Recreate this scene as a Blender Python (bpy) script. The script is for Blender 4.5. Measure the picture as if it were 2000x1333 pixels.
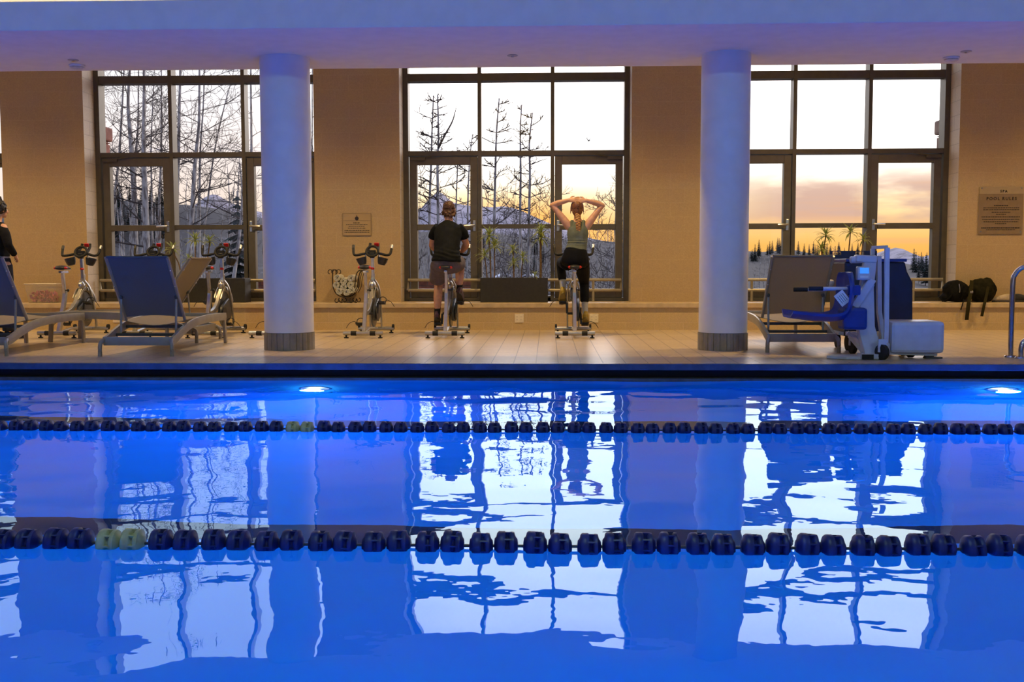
import bpy, bmesh, math, random
import numpy as np
from mathutils import Vector, Matrix, Euler, noise as mnoise

for o in list(bpy.data.objects):
    bpy.data.objects.remove(o)
SC = bpy.context.scene
COL = SC.collection
rnd = random.Random(7)
PI = math.pi

# ------------------------------------------------------------------ camera
F = 2050.0                      # focal length in pixels of the 2000x1333 frame
CAMZ = 1.07                     # eye height above the water (water is z = 0)
YAW = math.atan(70 / F); PITCH = math.atan(148.5 / F); ROLL = -0.0018
CAM = Vector((0, 0, CAMZ))
CAMR = Matrix.Rotation(YAW, 3, 'Z') @ Matrix.Rotation(PI / 2 - PITCH, 3, 'X') @ Matrix.Rotation(ROLL, 3, 'Z')
cd = bpy.data.cameras.new('camera'); cam = bpy.data.objects.new('camera', cd); COL.objects.link(cam)
cd.sensor_width = 36; cd.lens = F / 2000 * 36; cd.clip_start = 0.05; cd.clip_end = 20000
cam.location = CAM; cam.rotation_euler = CAMR.to_euler()
SC.camera = cam
SC.view_settings.view_transform = 'Standard'
SC.view_settings.look = 'None'
SC.view_settings.gamma = 1
SC.view_settings.use_curve_mapping = False
SC.view_settings.exposure = 0.0

def ray(px, py):
    return CAMR @ Vector(((px - 1000) / F, -(py - 666.5) / F, -1))
def PY(px, py, Y):              # the point of a sight line that stands at depth Y
    d = ray(px, py); return CAM + d * (Y / d.y)
def PZ(px, py, z):              # the point of a sight line at height z
    d = ray(px, py); return CAM + d * ((z - CAMZ) / d.z)

# ------------------------------------------------------------------ node helpers
class N:
    def __init__(s, tree): s.t = tree
    def n(s, typ, **kw):
        x = s.t.nodes.new(typ)
        for k, v in kw.items(): setattr(x, k, v)
        return x
    def link(s, a, b): s.t.links.new(a, b)
    def math(s, op, a, b=None, clamp=False):
        x = s.n('ShaderNodeMath', operation=op); x.use_clamp = clamp
        for i, v in enumerate((a, b)):
            if v is None: continue
            if isinstance(v, (int, float)): x.inputs[i].default_value = v
            else: s.link(v, x.inputs[i])
        return x.outputs[0]
    def maprange(s, v, a, b, c=0.0, d=1.0, smooth=True):
        x = s.n('ShaderNodeMapRange'); x.interpolation_type = 'SMOOTHSTEP' if smooth else 'LINEAR'
        s.link(v, x.inputs[0])
        for i, q in enumerate((a, b, c, d)): x.inputs[i + 1].default_value = q
        return x.outputs[0]
    def mix(s, f, a, b, typ='MIX'):
        x = s.n('ShaderNodeMix', data_type='RGBA', blend_type=typ)
        for i, v in ((0, f), (6, a), (7, b)):
            if isinstance(v, (int, float)): x.inputs[i].default_value = v
            elif isinstance(v, tuple): x.inputs[i].default_value = (*v[:3], 1)
            else: s.link(v, x.inputs[i])
        return x.outputs[2]
    def ramp(s, v, stops, interp='LINEAR'):
        x = s.n('ShaderNodeValToRGB'); r = x.color_ramp; r.interpolation = interp
        while len(r.elements) < len(stops): r.elements.new(0.5)
        for e, (p, c) in zip(r.elements, stops): e.position = p; e.color = (*c, 1)
        if v is not None: s.link(v, x.inputs[0])
        return x.outputs[0]

def srgb(r, g, b):
    f = lambda c: (c / 255 / 12.92) if c / 255 <= 0.04045 else ((c / 255 + 0.055) / 1.055) ** 2.4
    return (f(r), f(g), f(b))

# ------------------------------------------------------------------ world: sunset in the west, blue dusk behind
W = bpy.data.worlds.new('dusk_sky'); SC.world = W; W.use_nodes = True
w = N(W.node_tree); W.node_tree.nodes.clear()
tc = w.n('ShaderNodeTexCoord'); sep = w.n('ShaderNodeSeparateXYZ'); w.link(tc.outputs['Generated'], sep.inputs[0])
dx, dy, dz = sep.outputs
az = w.math('ARCTAN2', dx, dy)
el = w.math('MAXIMUM', dz, 0.0)
elr = w.math('POWER', el, 0.5)       # stretches the horizon in the ramps
q = lambda e: math.sqrt(e)
west = w.ramp(elr, [(0, (1.0, .42, .07)), (q(.018), (1.08, .56, .13)), (q(.04), (1.2, .76, .30)), (q(.062), (1.4, 1.10, .66)),
                    (q(.085), (1.9, 1.7, 1.45)), (q(.11), (2.5, 2.4, 2.3)), (q(.2), (3.9, 3.5, 3.4)), (q(.40), (3.9, 3.6, 3.7)), (q(.6), (1.2, 1.4, 1.9)), (1, (.5, .65, 1.0))])
nwest = w.ramp(elr, [(0, (1.0, .72, .44)), (q(.03), (1.05, .80, .58)), (q(.07), (1.05, .88, .78)), (q(.11), (1.1, .98, .95)),
                     (q(.18), (1.15, 1.15, 1.2)), (q(.35), (1.9, 2.0, 2.3)), (q(.6), (.9, 1.1, 1.6)), (1, (.5, .65, 1.0))])
east = w.ramp(elr, [(0, (.42, .38, .50)), (q(.1), (.40, .40, .56)), (q(.3), (.32, .40, .66)), (1, (.35, .48, .85))])
sky = w.mix(w.maprange(az, -.30, -.06), nwest, west)
glow = w.math('MULTIPLY', w.maprange(w.math('ABSOLUTE', w.math('ADD', az, .02)), .13, .0), w.maprange(el, .085, .03))
sky = w.mix(w.math('MULTIPLY', glow, 1.0), sky, (1.35, .60, .12))       # afterglow where the sun went down
# cloud bank low in the sky to the right, thin streaks above it
cmb = w.n('ShaderNodeCombineXYZ'); w.link(w.math('MULTIPLY', az, 9.0), cmb.inputs[0]); w.link(w.math('MULTIPLY', el, 30.0), cmb.inputs[1])
nz = w.n('ShaderNodeTexNoise'); nz.inputs['Scale'].default_value = 1.0; nz.inputs['Detail'].default_value = 5; nz.inputs['Roughness'].default_value = .5; w.link(cmb.outputs[0], nz.inputs['Vector'])
band = w.math('MULTIPLY', w.maprange(el, .030, .046), w.maprange(el, .102, .066))
cl = w.math('MULTIPLY', w.math('MULTIPLY', band, w.maprange(az, .10, .24)), w.maprange(nz.outputs[0], .30, .54))
sky = w.mix(w.math('MULTIPLY', cl, .9), sky, (.70, .44, .36))
cmb2 = w.n('ShaderNodeCombineXYZ'); w.link(w.math('MULTIPLY', az, 6.0), cmb2.inputs[0]); w.link(w.math('MULTIPLY', el, 75.0), cmb2.inputs[1])
nz2 = w.n('ShaderNodeTexNoise'); nz2.inputs['Scale'].default_value = 1.0; nz2.inputs['Detail'].default_value = 3; w.link(cmb2.outputs[0], nz2.inputs['Vector'])
st = w.math('MULTIPLY', w.math('MULTIPLY', w.maprange(nz2.outputs[0], .50, .66), w.maprange(el, .12, .02)), w.maprange(az, .12, .3))
sky = w.mix(w.math('MULTIPLY', st, .5), sky, (.95, .50, .22))
sky = w.mix(w.maprange(dy, .25, -.15), sky, east)
bgn = w.n('ShaderNodeBackground'); w.link(sky, bgn.inputs[0]); bgn.inputs[1].default_value = 1.0
wo = w.n('ShaderNodeOutputWorld'); w.link(bgn.outputs[0], wo.inputs[0])

# ------------------------------------------------------------------ key distances (metres; x along the window wall, y away from camera)
GZ = 0.155                      # deck above the water
YE = 9.69                       # far edge of the pool
YB0, YB1, SOF = 9.95, 12.0, 3.29   # the beam over the columns: front, back, underside
YCURB, SILZ = 14.77, 0.537      # low wall under the windows and its top
YP, YW = 15.15, 15.58           # pier faces, window plane
TOPZ = 4.80                     # ceiling behind the beam
BAYS = [(-11.28, -7.934), (-6.715, -3.361), (-2.125, 1.19), (2.45, 5.792)]
XL, XR, YBACK = -11.2, 10.5, -7.0

# ------------------------------------------------------------------ lamps of the room: one downlight per window bay, behind the beam, plus one added
LAMPS = [(-9.4, 12.7), (-5.05, 12.7), (-.47, 12.7), (4.0, 12.7), (8.4, 12.7)]  # last entry is added to brighten the far right pier
for lx, ly in LAMPS:
    ld = bpy.data.lights.new('downlight', 'SPOT'); lo = bpy.data.objects.new('downlight_lamp', ld); COL.objects.link(lo)
    lo.location = (lx, ly, TOPZ - .06); lo.rotation_euler = (math.radians(6), 0, 0)
    ld.energy = 430; ld.color = (1.0, .67, .28); ld.spot_size = math.radians(118); ld.spot_blend = .75; ld.shadow_soft_size = .06
# ------------------------------------------------------------------ unseen greenish fill lamps, added to brighten the columns and beam
for lx in (-6.5, 0.0, 6.5):
    ld = bpy.data.lights.new('fill_lamp', 'SPOT'); lo = bpy.data.objects.new('fill_lamp', ld); COL.objects.link(lo)
    lo.location = (lx, 2.2, 4.84); lo.rotation_euler = (math.radians(35), 0, 0)
    ld.energy = 200; ld.color = (.66, 1.0, .70); ld.spot_size = math.radians(150); ld.spot_blend = .8; ld.shadow_soft_size = .15
# ------------------------------------------------------------------ lamps under water on the far pool wall
PL = [PY(615, 773, YE), PY(1955, 778, YE)]
PLX = [PL[0].x, PL[1].x, PL[0].x - (PL[1].x - PL[0].x)]
for lx in PLX:
    ld = bpy.data.lights.new('pool_lamp', 'AREA'); lo = bpy.data.objects.new('pool_lamp', ld); COL.objects.link(lo)
    lo.location = (lx, YE - .13, -.62); lo.rotation_euler = (math.radians(-64), 0, 0)
    ld.shape = 'DISK'; ld.size = .22; ld.energy = 180; ld.color = (.012, .15, 1.0)
for lx in (-8.5, -4.2, 0.1, 4.4, 8.7):     # the same lamps on the near wall, shining across the pool
    ld = bpy.data.lights.new('pool_lamp_near', 'AREA'); lo = bpy.data.objects.new('pool_lamp_near', ld); COL.objects.link(lo)
    lo.location = (lx, 1.66, -.7); lo.rotation_euler = (math.radians(80), 0, 0)
    ld.shape = 'DISK'; ld.size = .22; ld.energy = 34; ld.color = (.0, .15, 1.0)

# ------------------------------------------------------------------ materials (all procedural)
MATS = {}
def mat(name, col, rough=.5, metal=0.0, var=.12, scale=12.0, bump=0.0, emit=None, estr=0.0, trans=0.0, coat=0.0, spec=.5):
    if name in MATS: return MATS[name]
    m = bpy.data.materials.new(name); m.use_nodes = True; t = N(m.node_tree)
    b = m.node_tree.nodes['Principled BSDF']
    tcn = t.n('ShaderNodeTexCoord'); nn = t.n('ShaderNodeTexNoise'); nn.inputs['Scale'].default_value = scale; nn.inputs['Detail'].default_value = 4
    t.link(tcn.outputs['Object'], nn.inputs['Vector'])
    lo_ = tuple(c * (1 - var) for c in col); hi_ = tuple(min(1, c * (1 + var)) for c in col)
    t.link(t.mix(t.maprange(nn.outputs[0], .3, .7), lo_, hi_), b.inputs['Base Color'])
    b.inputs['Roughness'].default_value = rough; b.inputs['Metallic'].default_value = metal
    b.inputs['Specular IOR Level'].default_value = spec
    if trans: b.inputs['Transmission Weight'].default_value = trans
    if coat: b.inputs['Coat Weight'].default_value = coat
    if emit: b.inputs['Emission Color'].default_value = (*emit, 1); b.inputs['Emission Strength'].default_value = estr
    if bump:
        bn = t.n('ShaderNodeBump'); bn.inputs['Strength'].default_value = bump; bn.inputs['Distance'].default_value = .01
        t.link(nn.outputs[0], bn.inputs['Height']); t.link(bn.outputs[0], b.inputs['Normal'])
    MATS[name] = m; return m

def brickmat(name, c1, c2, mortar, bw, bh, ms, axes='xz', offset=.5, rough=.6, bump=.4, org=(0, 0), var=.1, nscale=60, jointy=None, spec=.5):
    m = bpy.data.materials.new(name); m.use_nodes = True; t = N(m.node_tree); b = m.node_tree.nodes['Principled BSDF']
    tcn = t.n('ShaderNodeTexCoord'); sp = t.n('ShaderNodeSeparateXYZ'); t.link(tcn.outputs['Object'], sp.inputs[0])
    cb = t.n('ShaderNodeCombineXYZ'); ix = 'xyz'.index
    t.link(t.math('SUBTRACT', sp.outputs[ix(axes[0])], org[0]), cb.inputs[0]); t.link(t.math('SUBTRACT', sp.outputs[ix(axes[1])], org[1]), cb.inputs[1])
    br = t.n('ShaderNodeTexBrick'); br.offset = offset; br.squash = 1.0
    br.inputs['Scale'].default_value = 1; br.inputs['Mortar Size'].default_value = ms; br.inputs['Mortar Smooth'].default_value = .3
    br.inputs['Brick Width'].default_value = bw; br.inputs['Row Height'].default_value = bh; br.inputs['Bias'].default_value = 0
    br.inputs['Color1'].default_value = (*c1, 1); br.inputs['Color2'].default_value = (*c2, 1); br.inputs['Mortar'].default_value = (*mortar, 1)
    t.link(cb.outputs[0], br.inputs['Vector'])
    nn = t.n('ShaderNodeTexNoise'); nn.inputs['Scale'].default_value = nscale; nn.inputs['Detail'].default_value = 5; t.link(tcn.outputs['Object'], nn.inputs['Vector'])
    col = t.mix(1.0, br.outputs[0], t.mix(t.maprange(nn.outputs[0], .3, .7), (1 - var,) * 3, (1 + var,) * 3), 'MULTIPLY')
    if jointy is not None:
        d = t.math('ABSOLUTE', t.math('SUBTRACT', sp.outputs[1], jointy)); col = t.mix(t.math('LESS_THAN', d, .008), col, (.06, .045, .03))
    t.link(col, b.inputs['Base Color']); b.inputs['Roughness'].default_value = rough; b.inputs['Specular IOR Level'].default_value = spec
    h = t.math('ADD', t.math('MULTIPLY', br.outputs[1], -1.0), t.math('MULTIPLY', nn.outputs[0], .35))
    bn = t.n('ShaderNodeBump'); bn.inputs['Strength'].default_value = bump; bn.inputs['Distance'].default_value = .006
    t.link(h, bn.inputs['Height']); t.link(bn.outputs[0], b.inputs['Normal'])
    MATS[name] = m; return m

def panemat(name, tint=(1, 1, 1), ior=1.45):
    m = bpy.data.materials.new(name); m.use_nodes = True; m.node_tree.nodes.clear(); t = N(m.node_tree)
    tr = t.n('ShaderNodeBsdfTransparent'); tr.inputs[0].default_value = (*tint, 1)
    gl = t.n('ShaderNodeBsdfGlossy'); gl.inputs['Roughness'].default_value = 0.0
    fr = t.n('ShaderNodeFresnel'); fr.inputs[0].default_value = ior
    nn = t.n('ShaderNodeTexNoise'); nn.inputs['Scale'].default_value = 1.5
    bn = t.n('ShaderNodeBump'); bn.inputs['Strength'].default_value = .01; t.link(nn.outputs[0], bn.inputs['Height']); t.link(bn.outputs[0], gl.inputs['Normal'])
    mx = t.n('ShaderNodeMixShader'); t.link(fr.outputs[0], mx.inputs[0]); t.link(tr.outputs[0], mx.inputs[1]); t.link(gl.outputs[0], mx.inputs[2])
    o = t.n('ShaderNodeOutputMaterial'); t.link(mx.outputs[0], o.inputs[0]); MATS[name] = m; return m

TAN1, TAN2, TANM = (.46, .32, .150), (.445, .308, .144), (.475, .335, .165)
m_floor = brickmat('floor_tile', (.60, .47, .30), (.56, .43, .27), (.20, .145, .09), .209, .209, .0045, 'xy', 0.0, .30, .25, (-.11, YE), .07, 25, 12.94, .22)
m_block = brickmat('painted_block', TAN1, TAN2, TANM, .40, .203, .006, 'xz', .5, .55, .15, (-.05, SILZ), .08, 90)
m_block_lit = brickmat('painted_block_lit', (.64, .54, .42), (.62, .52, .40), (.50, .41, .31), .40, .203, .006, 'yz', .5, .55, .35, (YP, SILZ), .08, 90)  # same paint as the pier face, made paler to show window light
m_curb = brickmat('low_wall_block', (.56, .40, .19), (.53, .38, .18), (.60, .44, .24), .40, .203, .005, 'xz', .5, .5, .3, (-.3, SILZ - .07 - .406), .08, 90)
m_sill = mat('sill_stone', (.56, .42, .24), .35, var=.12, scale=8, bump=.1)
m_white = mat('ceiling_paint', (.74, .74, .72), .7, var=.03, scale=6)
m_colm = mat('column_paint', (.80, .80, .78), .55, var=.03, scale=6, bump=.02)
m_frame = mat('bronze_frame', (.105, .088, .06), .38, .35, var=.08, scale=10)
m_pane = panemat('window_glass')
m_rail = mat('rail_paint', (.36, .31, .22), .35, .4, var=.06)
m_steel = mat('brushed_steel', (.62, .60, .56), .28, 1.0, var=.08, scale=30)
m_silver = mat('silver_paint', (.50, .48, .44), .32, .75, var=.06, scale=20)
m_chrome = mat('chrome', (.8, .8, .8), .12, 1.0, var=.03)
m_black = mat('black_plastic', (.018, .017, .017), .45, var=.2, scale=40)
m_rubber = mat('black_rubber', (.013, .013, .013), .7, var=.2, scale=60, bump=.15)
m_dark = mat('dark_grey_plastic', (.055, .06, .065), .35, var=.15, scale=30)
m_red = mat('red_plastic', (.62, .015, .012), .35, var=.1)
m_skin = mat('skin', (.56, .27, .155), .5, var=.10, scale=25, bump=.05)
m_skin2 = mat('fair_skin', (.66, .35, .21), .5, var=.08, scale=25, bump=.04)
m_navyt = mat('navy_edge_tile', (.055, .085, .16), .25, var=.2, scale=8)
m_gut = mat('gutter_dark', (.008, .008, .009), .6, var=.2)
m_lip = mat('gutter_lip', (.10, .09, .07), .3, var=.2, scale=15)

# ------------------------------------------------------------------ mesh builder
def cr(pts, k):
    """Catmull-Rom through rows of numbers, k steps per span."""
    P = [np.array(p, float) for p in pts]
    if k <= 1 or len(P) < 3: return P
    out = []
    for i in range(len(P) - 1):
        p0 = P[max(i - 1, 0)]; p1 = P[i]; p2 = P[i + 1]; p3 = P[min(i + 2, len(P) - 1)]
        for j in range(k):
            t = j / k
            out.append(.5 * (2 * p1 + (p2 - p0) * t + (2 * p0 - 5 * p1 + 4 * p2 - p3) * t * t + (3 * p1 - p0 - 3 * p2 + p3) * t ** 3))
    out.append(P[-1]); return out

class M:
    def __init__(s): s.v = []; s.f = []
    def add(s, vs, fs):
        k = len(s.v); s.v += [tuple(x) for x in vs]; s.f += [tuple(i + k for i in f) for f in fs]; return s
    def box(s, c, d, rot=None, taper=1.0):
        R = Euler(rot).to_matrix() if rot else None; vs = []
        for z in (-1, 1):
            for x, y in ((-1, -1), (1, -1), (1, 1), (-1, 1)):
                k = taper if z > 0 else 1
                p = Vector((x * d[0] / 2 * k, y * d[1] / 2 * k, z * d[2] / 2))
                if R: p = R @ p
                vs.append(p + Vector(c))
        return s.add(vs, [(3, 2, 1, 0), (4, 5, 6, 7), (0, 1, 5, 4), (1, 2, 6, 5), (2, 3, 7, 6), (3, 0, 4, 7)])
    def b2(s, a, b): return s.box([(a[i] + b[i]) / 2 for i in range(3)], [abs(b[i] - a[i]) for i in range(3)])
    def sweep(s, pts, sec, ref=(0, 0, 1), closed=False, cap=True, scale=None):
        """Sweeps a closed 2-D section (u along side, v along up) over pts."""
        P = [Vector(p) for p in pts]; n = len(P); k = len(sec); vs = []; up0 = Vector(ref)
        for i, p in enumerate(P):
            a = P[(i - 1) % n] if (closed or i > 0) else p; b = P[(i + 1) % n] if (closed or i < n - 1) else p
            t = (b - a).normalized()
            side = t.cross(up0)
            if side.length < 1e-3: side = t.cross(Vector((0, 1, 0.01)))
            side.normalize(); up = side.cross(t).normalized()
            q_ = scale[i] if scale else 1
            if isinstance(q_, (int, float)): q_ = (q_, q_)
            for u, v in sec: vs.append(p + side * u * q_[0] + up * v * q_[1])
        fs = []
        for i in range(n if closed else n - 1):
            j = (i + 1) % n
            for e in range(k): fs.append((i * k + e, i * k + (e + 1) % k, j * k + (e + 1) % k, j * k + e))
        if cap and not closed:
            fs.append(tuple(range(k - 1, -1, -1))); fs.append(tuple((n - 1) * k + e for e in range(k)))
        return s.add(vs, fs)
    def tube(s, pts, r, n=8, ref=(0, 0, 1), k=1, closed=False, cap=True):
        if k > 1: pts = cr(pts, k); r = [x[0] for x in cr([[q_] for q_ in r], k)] if isinstance(r, (list, tuple)) else r
        sec = [(math.cos(2 * PI * i / n), math.sin(2 * PI * i / n)) for i in range(n)]
        rr = list(r) if isinstance(r, (list, tuple)) else [r] * len(pts)
        return s.sweep(pts, sec, ref, closed, cap, rr)
    def bar(s, a, b, w_, h_, ref=(0, 0, 1)):
        return s.sweep([a, b], [(-w_ / 2, -h_ / 2), (w_ / 2, -h_ / 2), (w_ / 2, h_ / 2), (-w_ / 2, h_ / 2)], ref)
    def limb(s, pts, rad, n=18, ref=(1, 0, 0), k=5, cap='round'):
        """Closed loft with elliptical rings; rad rows are (a, b): a along ref, b across."""
        rad = [(q_, q_) if isinstance(q_, (int, float)) else q_ for q_ in rad]
        P = [Vector(p) for p in cr(pts, k)]; R_ = [tuple(x) for x in cr(rad, k)]; A = Vector(ref)
        if cap == 'round':
            t0 = (P[0] - P[1]).normalized(); t1 = (P[-1] - P[-2]).normalized(); pa, ra, pb, rb = [], [], [], []
            for g in (.97, .8, .45):
                h_ = min(R_[0]); pa.append(P[0] + t0 * h_ * g); ra.append(tuple(x * math.sqrt(1 - g * g) for x in R_[0]))
                h_ = min(R_[-1]); pb.insert(0, P[-1] + t1 * h_ * g); rb.insert(0, tuple(x * math.sqrt(1 - g * g) for x in R_[-1]))
            P = pa + P + pb; R_ = ra + R_ + rb
        vs = []
        for i, p in enumerate(P):
            t = (P[min(i + 1, len(P) - 1)] - P[max(i - 1, 0)]).normalized()
            u = (A - t * A.dot(t)).normalized(); v = t.cross(u)
            for e in range(n):
                a = 2 * PI * e / n; vs.append(p + u * math.cos(a) * R_[i][0] + v * math.sin(a) * R_[i][1])
        fs = [(i * n + e, i * n + (e + 1) % n, (i + 1) * n + (e + 1) % n, (i + 1) * n + e) for i in range(len(P) - 1) for e in range(n)]
        fs.append(tuple(range(n - 1, -1, -1))); fs.append(tuple((len(P) - 1) * n + e for e in range(n)))
        return s.add(vs, fs)
    def lathe(s, prof, n=24, org=(0, 0, 0), axis='z', rot=None):
        vs = []
        for r_, h_ in prof:
            for e in range(n):
                a = 2 * PI * e / n; c_, d_ = r_ * math.cos(a), r_ * math.sin(a)
                p = Vector({'z': (c_, d_, h_), 'x': (h_, c_, d_), 'y': (d_, h_, c_)}[axis])
                if rot: p = Euler(rot).to_matrix() @ p
                vs.append(p + Vector(org))
        fs = [(i * n + e, i * n + (e + 1) % n, (i + 1) * n + (e + 1) % n, (i + 1) * n + e) for i in range(len(prof) - 1) for e in range(n)]
        if prof[0][0] > 1e-6: fs.append(tuple(range(n - 1, -1, -1)))
        if prof[-1][0] > 1e-6: fs.append(tuple((len(prof) - 1) * n + e for e in range(n)))
        return s.add(vs, fs)
    def ell(s, c, r, n=18, rot=None):
        prof = [(max(1e-5, math.sin(PI * i / 10)), -math.cos(PI * i / 10)) for i in range(11)]
        k = len(s.v); s.lathe(prof, n); R = Euler(rot).to_matrix() if rot else Matrix.Identity(3)
        for i in range(k, len(s.v)):
            x, y, z = s.v[i]; s.v[i] = tuple(R @ Vector((x * r[0], y * r[1], z * r[2])) + Vector(c))
        return s
    def prism(s, poly, a, b, plane='xz'):
        """Extrudes a 2-D outline between a and b on the axis left over."""
        mk = {'xz': lambda u, v, d: (u, d, v), 'xy': lambda u, v, d: (u, v, d), 'yz': lambda u, v, d: (d, u, v)}[plane]
        n = len(poly); vs = [mk(u, v, a) for u, v in poly] + [mk(u, v, b) for u, v in poly]
        return s.add(vs, [tuple(range(n))[::-1], tuple(range(n, 2 * n))] + [(i, (i + 1) % n, (i + 1) % n + n, i + n) for i in range(n)])
    def mesh(s, name):
        me = bpy.data.meshes.new(name); me.from_pydata([tuple(map(float, p)) for p in s.v], [], s.f); me.validate()
        bm = bmesh.new(); bm.from_mesh(me)
        bmesh.ops.dissolve_degenerate(bm, dist=1e-6, edges=bm.edges[:]) if len(bm.verts) < 3000 else None
        bmesh.ops.recalc_face_normals(bm, faces=bm.faces[:]); bm.to_mesh(me); bm.free(); return me
    def build(s, name, m, parent=None, loc=None, smooth=True, ang=40, bevel=0, rot=None):
        me = s.mesh(name); o = bpy.data.objects.new(name, me); COL.objects.link(o); finish(me, m, smooth, ang)
        if parent is not None: o.parent = parent
        if loc is not None: o.location = loc
        if rot is not None: o.rotation_euler = rot
        if bevel:
            bv = o.modifiers.new('bevel', 'BEVEL'); bv.width = bevel; bv.segments = 2; bv.limit_method = 'ANGLE'; bv.angle_limit = math.radians(40)
        return o
def finish(me, m, smooth=True, ang=40):
    me.materials.clear(); me.materials.append(m)
    if smooth:
        me.shade_smooth(); me.set_sharp_from_angle(angle=math.radians(ang))

def fuse(m, voxel, smooth=4, fac=.5):
    """Melts overlapping closed lofts into one continuous surface; returns the mesh."""
    o = bpy.data.objects.new('tmp', m.mesh('tmp')); COL.objects.link(o)
    r = o.modifiers.new('r', 'REMESH'); r.mode = 'VOXEL'; r.voxel_size = voxel; r.adaptivity = 0
    sm = o.modifiers.new('s', 'SMOOTH'); sm.iterations = smooth; sm.factor = fac
    dg = bpy.context.evaluated_depsgraph_get(); dg.update()
    me = bpy.data.meshes.new_from_object(o.evaluated_get(dg)); bpy.data.objects.remove(o); return me
def link_mesh(name, me, m, parent=None, ang=80):
    me.name = name; o = bpy.data.objects.new(name, me); COL.objects.link(o); finish(me, m, True, ang)
    if parent is not None: o.parent = parent
    return o

def tag(o, label, cat, group=None, kind=None):
    o['label'] = label; o['category'] = cat
    if group: o['group'] = group
    if kind: o['kind'] = kind
    return o
def thing(name, label, cat, loc=(0, 0, 0), rz=0, group=None):
    o = bpy.data.objects.new(name, None); COL.objects.link(o); o.empty_display_size = .1
    o.location = loc; o.rotation_euler = (0, 0, rz); return tag(o, label, cat, group)
def struct(o, label=None):
    o['kind'] = 'structure'
    if label: o['label'] = label
    return o
def sroot(name, label=None):
    o = bpy.data.objects.new(name, None); COL.objects.link(o); return struct(o, label)
KIDS = {}
def copy_tree(o, label=None, group=None, loc=None, rz=None):
    kids = {}
    for x in bpy.data.objects:
        if x.parent: kids.setdefault(x.parent.name, []).append(x)
    def go(src, par):
        c = src.copy(); COL.objects.link(c)
        if par is not None: c.parent = par
        for ch in kids.get(src.name, []): go(ch, c)
        return c
    c = go(o, None)
    if label: c['label'] = label
    if group: c['group'] = group
    if loc is not None: c.location = loc
    if rz is not None: c.rotation_euler = (0, 0, rz)
    return c

# ================================================================== THE ROOM
# deck, pool edge, pool
fl = M(); fl.b2((XL - 1, YE, GZ - .05), (XR + 1, YW + .3, GZ)); struct(fl.build('floor', m_floor, smooth=False), 'cream square tile pool deck')
M().b2((XL - 1, YBACK, GZ - .05), (XR + 1, 1.6, GZ)).build('floor_near', m_floor, smooth=False)['kind'] = 'structure'
pe = sroot('trim_1', 'tiled pool edge with dark gutter slot')
M().b2((XL - 1, YE - .012, GZ - .057), (XR + 1, YE + .05, GZ + .002)).build('edge_tile', m_navyt, pe, smooth=False, bevel=.004)
M().b2((XL - 1, YE + .16, -.02), (XR + 1, YE + .22, GZ - .05)).build('gutter_back', m_gut, pe, smooth=False)
M().b2((XL - 1, YE - .005, -.03), (XR + 1, YE + .16, .022)).build('gutter_lip', m_lip, pe, smooth=False)
PD = -1.32
def poolmat():
    m = bpy.data.materials.new('pool_plaster'); m.use_nodes = True; t = N(m.node_tree); b = m.node_tree.nodes['Principled BSDF']
    tcn = t.n('ShaderNodeTexCoord'); sp = t.n('ShaderNodeSeparateXYZ'); t.link(tcn.outputs['Object'], sp.inputs[0])
    nn = t.n('ShaderNodeTexNoise'); nn.inputs['Scale'].default_value = 3; nn.inputs['Detail'].default_value = 5; t.link(tcn.outputs['Object'], nn.inputs['Vector'])
    col = t.mix(nn.outputs[0], (.015, .50, .84), (.025, .58, .90))
    for yc in (2.4, 5.45, 8.45):            # lane marker tiles set in the floor
        d = t.math('ABSOLUTE', t.math('SUBTRACT', sp.outputs[1], yc)); low = t.math('LESS_THAN', sp.outputs[2], PD + .02)
        col = t.mix(t.math('MULTIPLY', t.math('LESS_THAN', d, .15), low), col, (.03, .035, .05))
    t.link(col, b.inputs['Base Color']); b.inputs['Roughness'].default_value = .7
    return m
m_pool = poolmat()
pb = M(); x0, x1, y0, y1 = XL - 1, XR + 1, 1.6, YE
pb.add([(x0, y0, PD), (x1, y0, PD), (x1, y1, PD), (x0, y1, PD)], [(0, 1, 2, 3)])
pb.add([(x0, y1, PD), (x1, y1, PD), (x1, y1, .0), (x0, y1, .0)], [(0, 1, 2, 3)])
pb.add([(x0, y0, PD), (x1, y0, PD), (x1, y0, GZ), (x0, y0, GZ)], [(3, 2, 1, 0)])
pb.add([(x0, y0, PD), (x0, y1, PD), (x0, y1, .0), (x0, y0, .0)], [(0, 1, 2, 3)])
pb.add([(x1, y0, PD), (x1, y1, PD), (x1, y1, .0), (x1, y0, .0)], [(3, 2, 1, 0)])
struct(pb.build('pool_basin', m_pool, smooth=False), 'blue lit pool basin')
# water: real ripples
def watermat():
    m = bpy.data.materials.new('pool_water'); m.use_nodes = True; m.node_tree.nodes.clear(); t = N(m.node_tree)
    g = t.n('ShaderNodeBsdfGlass'); g.inputs['IOR'].default_value = 1.333; g.inputs['Roughness'].default_value = 0; g.inputs['Color'].default_value = (.68, .91, 1, 1)
    o = t.n('ShaderNodeOutputMaterial'); t.link(g.outputs[0], o.inputs[0])
    tcn = t.n('ShaderNodeTexCoord'); nn = t.n('ShaderNodeTexNoise'); nn.inputs['Scale'].default_value = 7.0; nn.inputs['Detail'].default_value = 2; t.link(tcn.outputs['Object'], nn.inputs['Vector'])
    bn = t.n('ShaderNodeBump'); bn.inputs['Strength'].default_value = .05; bn.inputs['Distance'].default_value = .01
    t.link(nn.outputs[0], bn.inputs['Height']); t.link(bn.outputs[0], g.inputs['Normal']); return m
nx_, ny_ = 420, 330
gx = np.linspace(x0, x1, nx_); gy = np.linspace(1.6, YE - .004, ny_); GX, GY = np.meshgrid(gx, gy)
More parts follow.
